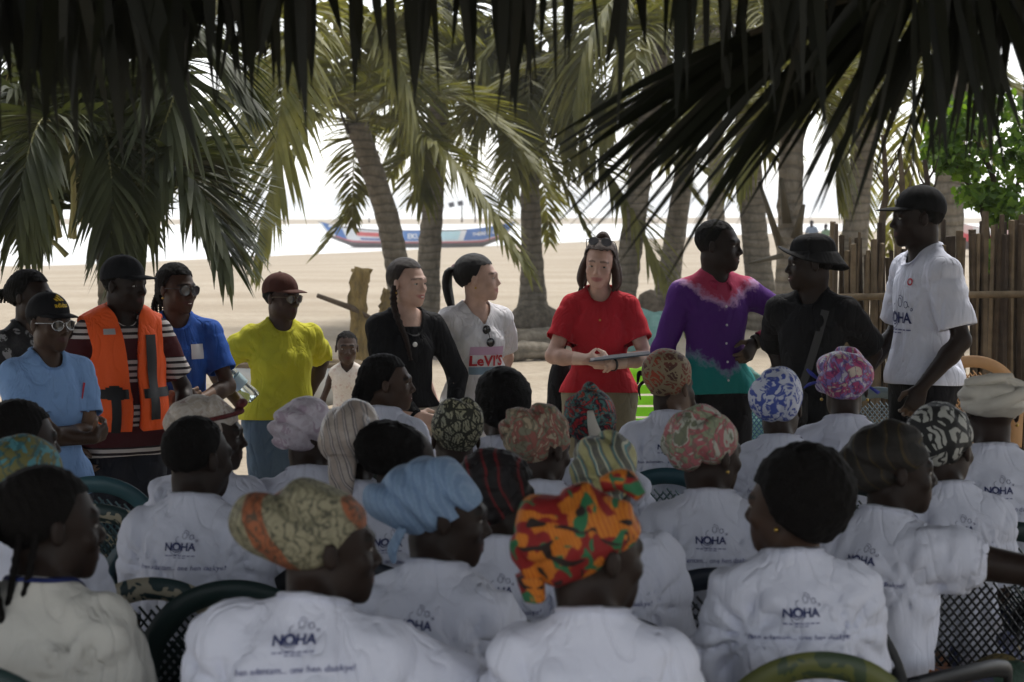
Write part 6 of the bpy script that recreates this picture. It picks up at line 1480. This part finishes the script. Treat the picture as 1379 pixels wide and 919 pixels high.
who('person in a black t-shirt and bucket hat with a bag strap across the chest', 1092, 312, 8.9, 205, 268, p_bucket, top=0.03, skin=DK3, smile=0.95, shoulders=1.0, girth=0.95, neck=0.055, limb=1.05, L=dict(w=(-0.12, -0.17, 0.95), pole=(-0.8, -1, 0)), R=dict(w=(0.12, -0.17, 0.95), pole=(0.8, -1, 0)))
def p_white(f, r):
    f.shirt(r, WHITE, seed=29, collar=WHITE, hem=0.90, sleeve=0.23, amp=0.014, sl_r=0.072, flare=0.006); noha_print(f, 'front', 1.17, 2.1, False, x0=0.0); f.printed(shift(circ(0, 0, 0.012, 0.006), 0.075, 0.10), RED_INK, 'chest_mark', side='front', z0=1.22)
    f.trousers(r, cloth((0.012, 0.012, 0.014))); f.hair_short(r, BLACKHAIR, up=0.003); c = f.cap(r, cloth((0.012, 0.012, 0.013), bump=.1)); V, F = sphere(8, 4); f.hmesh('cap_badge', V * (.016, .003, .012) + np.array([0.0, .094, .066]), F, plain((.5, .5, .5), .6, name='badge'), c)
who('tall person in a white printed t-shirt and black cap beside the fence', 1237, 248, 9.1, 255, 268, p_white, top=0.022, skin=DK3, smile=0.4, shoulders=1.06, neck=0.054, L=dict(w=(-0.20, 0.10, 0.90), pole=(-0.35, -1, 0.1), curl=0.45, n=(1, -.2, 0), f=(0.1, 0.35, -1), fine=True), R=dict(w=(0.2, 0.16, 0.93), fine=True))

# ---- things they hold or carry
def notebook():
    f = fred; M3 = rz(-R(182)); c0 = np.array([-0.03, 0.30, 1.095 + 0.02]); b = f.base + f.s * (M3 @ c0)
    o = empty('notebook', b, -R(182) + 0.15, 'grey covered notebook with loose white pages held by the person in red', 'notebook'); rot = rx(0.10) @ ry(0.10)
    for k, (nm, sz, zz, c) in enumerate((('cover', (0.30, 0.205, 0.006), 0.0, (0.07, 0.09, 0.11)), ('pages', (0.285, 0.195, 0.012), 0.0095, (0.55, 0.57, 0.62)), ('loose_sheet', (0.20, 0.19, 0.002), 0.018, (0.62, 0.64, 0.70)))):
        m = MB(); m.box(rot @ np.array([-0.07 - 0.02 * (k == 2), 0, zz]), sz, rot @ rz(0.06 * (k == 2))); m.build(nm, plain(c, .6, name='paper' if k else 'cover_board'), o, False)
notebook()
def rucksack():
    o = empty('black_bag', (at(757, 500, 9.95)[0], 9.97, 0.62), 0, 'black bag hanging at the hip of the person in red', 'bag'); s = S(); s.ell((0, 0, 0.25), (0.075, 0.09, 0.2), None, .05); s.ell((0, 0, 0.1), (0.085, 0.1, 0.12), None, .05)
    V, F = sdf_mesh(s, .02); mobj('pouch', V, F, cloth((0.008, 0.008, 0.009)), o); v, F = tube(spline([(0.0, 0, .42), (0.08, -.02, .75), (0.13, -.02, .92)], 10), .012, 6, True, .4); mobj('strap', v, F, cloth((0.012, 0.012, 0.012)), o)
rucksack()
def bottle():
    p = at(318, 512, 9.0); o = empty('water_bottle', p, 0, 'clear plastic water bottle with a pale label held beside the yellow shirt', 'bottle'); t = NT('clear_plastic'); t.col((.75, .85, .85)); t.rough(.08, .5); t.b.inputs['Transmission Weight'].default_value = 0.85; t.b.inputs['IOR'].default_value = 1.2
    prof = [(0.0, 0.0), (0.030, 0.004), (0.032, 0.03), (0.030, 0.05), (0.032, 0.07), (0.032, 0.13), (0.029, 0.15), (0.031, .165), (0.014, 0.205), (0.013, 0.22)]
    rot = ry(-0.75) @ rx(.2)
    def lathe(pr, n=20):
        V = [(r * math.cos(2 * math.pi * i / n), r * math.sin(2 * math.pi * i / n), z) for r, z in pr for i in range(n)]; return (np.array(V) - (0, 0, .11)) @ rot.T * 1.1, [(k * n + i, k * n + (i + 1) % n, (k + 1) * n + (i + 1) % n, (k + 1) * n + i) for k in range(len(pr) - 1) for i in range(n)]
    V, F = lathe(prof); mobj('bottle_body', V, F, t.m, o); V, F = lathe([(.0335, .075), (.0335, .125)]); mobj('label_band', V, F, plain((.45, .6, .62), .4, name='bottle_label'), o); V, F = lathe([(.0155, .218), (.0155, .235), (0, .236)]); mobj('cap_lid', V, F, plain((.1, .3, .5), .4, name='bottle_cap'), o)
bottle()

# ---- the seated crowd
def no(f, r): pass
def w_(mat, **k): return lambda f, r: f.wrap(r, HOOD[mat], **k)
def s1(f, r): h = f.braids_cap(r, BLACKHAIR, n=55); f.strands(h, BLACKHAIR, [[(x, -0.1, 0.0), (x * 1.2, -0.12, -0.07), (x * 1.2, -0.1, -0.15)] for x in np.linspace(-.06, .06, 7)], .011)
sit('seated woman with plaited hair at the end of the row below the light blue jersey', 30, 537, 1.27, 8, 55, s1, top=0.012)
sit('seated woman in a teal and olive patterned headscarf', 40, 583, 1.27, 5, 25, w_('teal', bulge=((-0.02, -0.10, 0.06), (0.08, 0.06, 0.065)), freq=70), top=0.03)
def s3(f, r):
    cr = cloth((0.50, 0.49, 0.45), name='cream_pique', var=.06); nv = cloth((0.02, 0.03, 0.12), name='navy_rib'); o = f.shirt(r, cr, 'polo_shirt', seed=33, hem=.8, collar=nv, amp=.022, sleeve=.2, sl_r=.072, neck=.07)
    for a in f.arms: u = nrm(a['e'] - a['s']); ring(o, a['s'] + u * 0.19, u, 0.0725 * 1.04, 0.028, nv, 'sleeve_band')
    h = f.braids_cap(r, BLACKHAIR, up=.010, n=50, bun=((0.0, -0.1, 0.03), (0.04, 0.045, 0.045))); g = random.Random(3)
    f.tie(h, plain((.05, .15, .15), .7, name='hair_band'), [(0, -.12, .03), (0, -.135, .025)], (.03, .03), 'hair_band', 1.0)
    f.strands(h, BLACKHAIR, [[(x, -0.115, 0.02), (x * 2.0, -0.145, -0.02), (x * 2.6, -0.14, -0.09), (x * 2.8 + g.uniform(-.015, .015), -0.125, -0.17 - .06 * g.random()), (x * 3 + g.uniform(-.02, .02), -0.115, -0.24 - .10 * g.random())] for x in np.linspace(-.032, .032, 17)], .0085)
    f.strands(h, BLACKHAIR, [[(0.07, -0.05, 0.0), (0.085, -0.07, -0.08), (0.08, -0.09, -0.17), (0.085, -0.095, -0.22)], [(0.06, -0.08, 0.0), (0.07, -0.1, -0.09), (0.06, -0.115, -0.2), (0.06, -0.12, -0.26)]], .008)
sit('seated woman in a cream polo shirt with navy trim and hanging thin plaits', 68, 625, 1.29, 12, 62, s3, top=.012, shirt=False, chair_col='green', chair_scale=1.1, skin=DK3)
def s5(f, r):
    o = f.wrap(r, HOOD['beige'], r=(0.088, 0.105, .092), bulge=((0.02, -0.10, 0.055), (0.07, 0.06, 0.06)), freq=90, seed=5); red = cloth((0.12, 0.03, 0.03)); 
    P = [(0.085 * math.sin(a), -0.015 + 0.112 * math.cos(a), 0.06 + 0.02 * math.cos(a)) for a in np.linspace(-2.2, 2.2, 14)]; f.tie(o, red, P, (0.012, 0.014, 0.012), 'band', 0.6); f.tie(o, red, [(-0.04, .085, .08), (-.02, .1, .105), (0.02, .1, .1)], (.012, .02, .01), 'knot', .8)
sit('seated woman in a beige dotted headscarf with a dark red band, in profile', 285, 527, 1.25, 12, 82, s5, top=.03)
sit('seated youth with closely cropped hair in a white shirt printed across the back', 266, 562, 1.25, 8, 42, lambda f, r: f.hair_short(r, BLACKHAIR, up=.004), top=0.0, chair_col='green', rail='cream', girth=0.92, bust=0, chair_label='dark green lattice-back chair with a scuffed cream top rail, under the cropped-haired youth', skin=DK3, neck=.052)
sit('seated woman in a lilac flowered headscarf', 416, 530, 1.24, -4, 38, w_('lilac', r=(.09, .11, .095), bulge=((0, -.1, .03), (.075, .05, .065)), freq=80, back=-.07, seed=2), top=.03)
def s8(f, r):
    o = f.wrap(r, HOOD['satin'], r=(0.09, 0.11, 0.1), bulge=((0, -0.095, 0.03), (0.08, 0.055, 0.075)), freq=55, seed=9, amp=.008, axis=(1, .2, .4), back=-.075)
    f.tie(o, HOOD['satin'], [(0, -.115, -.01), (0.005, -.14, -.07), (0.0, -.125, -.13), (-.005, -.12, -.165)], (.045, .04, .03, .035), 'tail', .45)
sit('seated woman in a glossy beige and grey satin headscarf with a hanging tail', 476, 537, 1.27, 3, 12, s8, top=.03)
def s9(f, r): h = f.braids_cap(r, BLACKHAIR, up=.010, n=60, bun=((0, -.085, -.02), (.05, .055, .06)), axis=2); f.strands(h, BLACKHAIR, [[(x, -0.11, 0.02), (x * 1.3, -0.14, -0.04), (x * 1.3, -0.12, -0.1)] for x in np.linspace(-.05, .05, 6)], .013)
sit('seated woman with thick plaited hair smiling in profile below the black top', 522, 475, 1.24, 20, 88, s9, top=.014, skin=DK2, smile=.95, hpitch=2)
def s10(f, r): f.hair_afro(r, hair_mat(), r=(.088, .125, .09), c=(0, -.055, .035), seed=10, rough=.003, back=-.05)
sit('seated woman with swept-back black hair bowing her head', 545, 570, 1.21, 15, 62, s10, top=.01, hpitch=-14, skin=DK3)
sit('seated woman in an olive turban with black line drawing', 613, 533, 1.23, -4, -12, w_('olive', r=(.088, .105, .1), bulge=((0, -.07, .07), (.08, .06, .07)), swirl=.5, freq=60, seed=3, back=-.045), top=.035)
sit('seated woman with a round black afro below the red-lettered white shirt', 675, 492, 1.28, -3, -14, lambda f, r: f.hair_afro(r, hair_mat(), seed=4), top=.038)
sit('seated woman in a beige and maroon paisley turban', 730, 543, 1.24, 6, 42, w_('paisley', r=(.09, .112, .1), bulge=((-.01, -.095, .06), (.085, .065, .08)), swirl=.35, freq=75, amp=.008, seed=7), top=.035, hpitch=-6)
def s14(f, r):
    o = f.wrap(r, HOOD['redblack'], r=(.09, .108, .098), bulge=((0, -.07, .06), (.08, .06, .07)), freq=90, amp=.008, seed=8, axis=(.2, 1, .3)); f.tie(o, HOOD['cream'], [(.02, -.135, .08), (.035, -.15, .02), (.055, -.12, -.05)], (.012, .022, .03), 'tail', .5)
    f.tie(o, HOOD['redblack'], [(-.02, -.03, .14), (0, -.05, .158), (.02, -.03, .14)], (.014, .02, .014), 'knot', .8)
sit('seated woman in a red, black and teal striped headwrap below the red t-shirt', 798, 518, 1.25, 4, 14, s14, top=.04)
sit('seated woman in a yellow, teal and grey knotted turban behind the bright kente headwrap', 815, 577, 1.27, 2, 10, w_('tealyel', r=(.09, .11, .098), bulge=((0, -.08, .035), (.078, .06, .075)), swirl=.7, freq=60, amp=.010, seed=6), top=.03)
def s16(f, r):
    o = f.wrap(r, HOOD['rust'], r=(.085, .105, .098), c=(0, -.018, .05), bulge=((.0, -.05, .085), (.082, .075, .06)), freq=40, amp=.003, seed=11, axis=(.6, .3, 1)); bk = cloth((.015, .012, .012)); f.tie(o, bk, [(-.08, -.05, .04), (-.105, -.06, .055), (-.115, -.06, .01)], (.012, .016, .006), 'knot', .6); f.tie(o, bk, [(-.08, -.05, .03), (-.1, -.07, 0), (-.1, -.06, -.05)], (.01, .01, .004), 'knot', .6)
sit('seated person in a tall rust printed headwrap with a hand raised to the face', 903, 466, 1.29, 6, 40, s16, top=.045, R=dict(w=(.10, .20, 1.44), pole=(.6, .3, -1), f=(-.35, -.25, 1), n=(-1, -.2, 0), curl=.55, fine=True), bust=0, girth=0.95, lean=9)
def s17(f, r): f.wrap(r, HOOD['greenpink'], r=(.09, .112, .1), bulge=((-.005, -.09, .045), (.085, .065, .08)), freq=50, swirl=.3, amp=.009, seed=13); earring(f, r, 1)
sit('seated woman in a pale green and pink rose turban', 955, 545, 1.27, 3, 52, s17, top=.032, chair_col='navy', chair_label='navy lattice-back chair under the woman in the green and pink turban')
sit('seated woman in a white headscarf with blue flowers', 1050, 493, 1.27, 4, 22, w_('bluewhite', r=(.09, .112, .105), bulge=((0, -.075, .05), (.085, .06, .085)), freq=45, amp=.006, seed=15, axis=(1, .2, .5), back=-.085), top=.035, chair_col='navy')
def s19(f, r):
    o = f.wrap(r, HOOD['purple'], r=(.1, .115, .1), c=(0, -.02, .05), bulge=((0, -.05, .07), (.1, .09, .07)), freq=60, amp=.010, seed=19, swirl=.2, axis=(.3, .2, 1)); b = cloth((.05, .06, .3), name='blue_voile')
    f.tie(o, b, [(-.09, -.04, .03), (-.125, -.05, .06), (-.14, -.05, .075)], (.01, .022, .012), 'bow', .3); f.tie(o, b, [(-.09, -.04, .03), (-.13, -.05, .02), (-.15, -.05, .005)], (.01, .018, .008), 'bow', .3); f.tie(o, b, [(.09, -.04, .01), (.12, -.05, -.01)], (.014, .02), 'bow', .3); earring(f, r, 1); earring(f, r, -1)
sit('seated woman in a full purple, blue and cream headwrap with blue bows', 1138, 466, 1.31, 6, 6, s19, top=.04, girth=1.0)
sit('seated woman in a white headwrap with bold black strokes', 1274, 540, 1.26, -4, 38, w_('bw', r=(.092, .112, .1), bulge=((0, -.08, .05), (.085, .065, .08)), freq=45, amp=.006, seed=21), top=.032)
def s21(f, r):
    o = f.wrap(r, HOOD['cream'], r=(.1, .12, .075), c=(0, -.02, .05), bulge=((0, -.04, .06), (.115, .11, .055)), freq=120, amp=.009, seed=22, axis=(.15, .25, 1)); f.tie(o, HOOD['cream'], [(-.09, -.07, .02), (-.02, -.14, .045), (.05, -.12, .07), (.1, -.05, .05)], (.022, .03, .03, .02), 'roll', .8); f.tie(o, HOOD['cream'], [(-.1, -.05, .1), (-.04, -.1, .115), (.03, -.09, .12)], (.016, .024, .016), 'roll', .8); earring(f, r, 1)
sit('seated woman in a thick rolled cream headwrap below the man by the fence', 1336, 495, 1.31, 5, -6, s21, top=.025, girth=1.04)
def s22(f, r): o = f.wrap(r, HOOD['darkgold'], r=(.092, .115, .105), c=(0, -.025, .045), bulge=((0, -.1, .02), (.07, .05, .075)), freq=60, amp=.008, seed=25, back=-.075); f.tie(o, HOOD['darkgold'], [(-.02, -.12, -.03), (-.02, -.125, -.09), (-.03, -.11, -.13)], (.02, .03, .012), 'tail', .5)
sit('seated woman in a black headscarf with gold streaks, arm stretched out pointing', 1208, 563, 1.27, 42, 84, s22, top=.03, sleeve=.115, R=dict(w=(.50, .40, 1.40), pole=(.3, -.6, -1), f=(.62, .78, .1), n=(0, 0, -1), curl=.3, fine=True), girth=1.02, limb=1.15, shoulders=0.93, skin=DK3, chair_col='black', smile=.7)
def s23(f, r): f.hair_afro(r, hair_mat(), r=(.112, .125, .125), c=(0, -.04, .035), seed=23, rough=.003, back=-.09); earring(f, r, -1, .004)
sit('seated woman with a large smooth rounded black hairdo, looking sideways', 1064, 597, 1.28, -2, -58, s23, top=.035, chair_col='olive', chair_label='mottled olive plastic chair under the woman with rounded hair', skin=DK2, girth=1.02, shoulders=0.93, amp=.025)
def s24(f, r): o = f.wrap(r, HOOD['kente'], r=(.095, .118, .1), c=(0, -.025, .05), bulge=((-.01, -.105, .045), (.09, .07, .08)), freq=65, amp=.011, seed=24, swirl=.25, back=-.08, axis=(.5, 1, .6)); f.tie(o, HOOD['kente'], [(.0, .02, .14), (.03, .05, .15), (.06, .07, .12)], (.02, .03, .016), 'knot', .8); f.tie(o, HOOD['kente'], [(-.03, -.13, -.03), (-.03, -.12, -.08)], (.04, .03), 'tail', .6)
sit('seated woman in a bright orange, green and red kente headwrap', 800, 645, 1.30, 5, 58, s24, pz=1.25, top=.035, girth=1.0, skin=DK3, neck=.054)
def s25(f, r): f.wrap(r, HOOD['camo'], r=(.092, .118, .095), c=(0, -.03, .045), bulge=((0, -.135, .055), (.075, .06, .065)), freq=55, amp=.007, seed=26, axis=(.2, .8, .7), back=-.085, low_side=-.03)
sit('seated woman in a khaki and rust headwrap, broad white shirt with the slogan across', 438, 640, 1.29, 12, 72, s25, top=.03, girth=1.2, limb=1.15, shoulders=1.02, skin=DK3, ptilt=.16, pz=1.385, lean=12, side=4, sleeve=.165, R=dict(w=(.38, .30, .98), pole=(1, .0, .6)), amp=.024)
def s26(f, r): o = f.wrap(r, HOOD['denim'], r=(.092, .115, .1), c=(0, -.03, .045), bulge=((0, -.13, .03), (.075, .065, .055)), freq=110, amp=.007, seed=27, axis=(.4, .8, .7), back=-.08); f.tie(o, HOOD['denim'], [(.06, -.1, -.02), (.06, -.12, -.07), (.05, -.115, -.1)], (.02, .025, .014), 'tail', .5)
sit('seated woman in a light blue wrapped headscarf, in profile', 597, 612, 1.27, 20, 82, s26, top=.03, skin=DK3, hpitch=-4)
def s27(f, r): h = f.hair_afro(r, HOOD['redknit'], r=(.1, .115, .1), c=(0, -.02, .04), seed=28, back=-.1, rough=.004); h.name = 'hair_wrap'
sit('seated woman with dark hair wrapped in a dull red and black scarf', 672, 600, 1.23, 2, 56, s27, top=.03, skin=DK3, girth=1.0)

# ---- empty chairs
chair('dark green empty plastic chair between the cropped-haired youth and the khaki headwrap', at(285, 0, 4.95)[0], 5.2, -8, 'green')
chair('cream stained empty plastic chair at the side of the row near the jeans', at(165, 0, 6.25)[0], 6.45, 15, 'cream')
chair('teal empty plastic chair tucked below the striped shirt', at(140, 0, 6.8)[0], 7.1, 10, 'teal')
chair('lime green plastic chair with a slatted back between the red t-shirt and the tie-dye shirt', at(868, 0, 11.4)[0], 11.2, 176, 'lime', slats=True)
chair('grey lattice-back chair in front of the man in white', at(1203, 0, 10.3)[0], 10.45, 14, 'grey')
chair('bright blue plastic chair standing behind the man in the bucket hat', at(1036, 0, 10.3)[0], 10.5, 20, 'blue')
chair('tan plastic chair with a tall back behind the rolled cream headwrap', at(1328, 0, 11.0)[0], 11.2, 12, 'tan', scale=1.12)
# ---- far figures at the water's edge
for k, (px, c1, lab) in enumerate(((1093, (0.16, 0.2, 0.26), 'distant person in a blue-grey top walking on the beach'), (1112, (0.16, 0.24, 0.15), 'distant person in a green top walking on the beach'))):
    def far(f, r, c1=c1): f.shirt(r, cloth(c1), h=.02); f.trousers(r, cloth((.05, .05, .06))); f.hair_short(r, BLACKHAIR)
    who(lab, px, 297 + 5 * k, 64, 200 + 20 * k, 200 + 20 * k, far, hh=.012, group='people far off on the beach')
HAZE_DENSITY = 0.0009

# ------------------------------------------------------------------ sea haze
t = bpy.data.materials.new('sea_haze'); t.use_nodes = True; n_ = t.node_tree.nodes; n_.remove(n_['Principled BSDF'])
pv = n_.new('ShaderNodeVolumePrincipled'); pv.inputs['Color'].default_value = (0.93, 0.95, 0.97, 1); pv.inputs['Density'].default_value = HAZE_DENSITY; pv.inputs['Anisotropy'].default_value = 0.2
t.node_tree.links.new(pv.outputs[0], n_['Material Output'].inputs['Volume'])
m = MB(); m.box((0, 1250, 3.0), (3100, 2800, 13.0)); hz = m.build('haze', t, None, False); tag(hz, 'thin pale sea haze over the whole beach', kind='stuff')
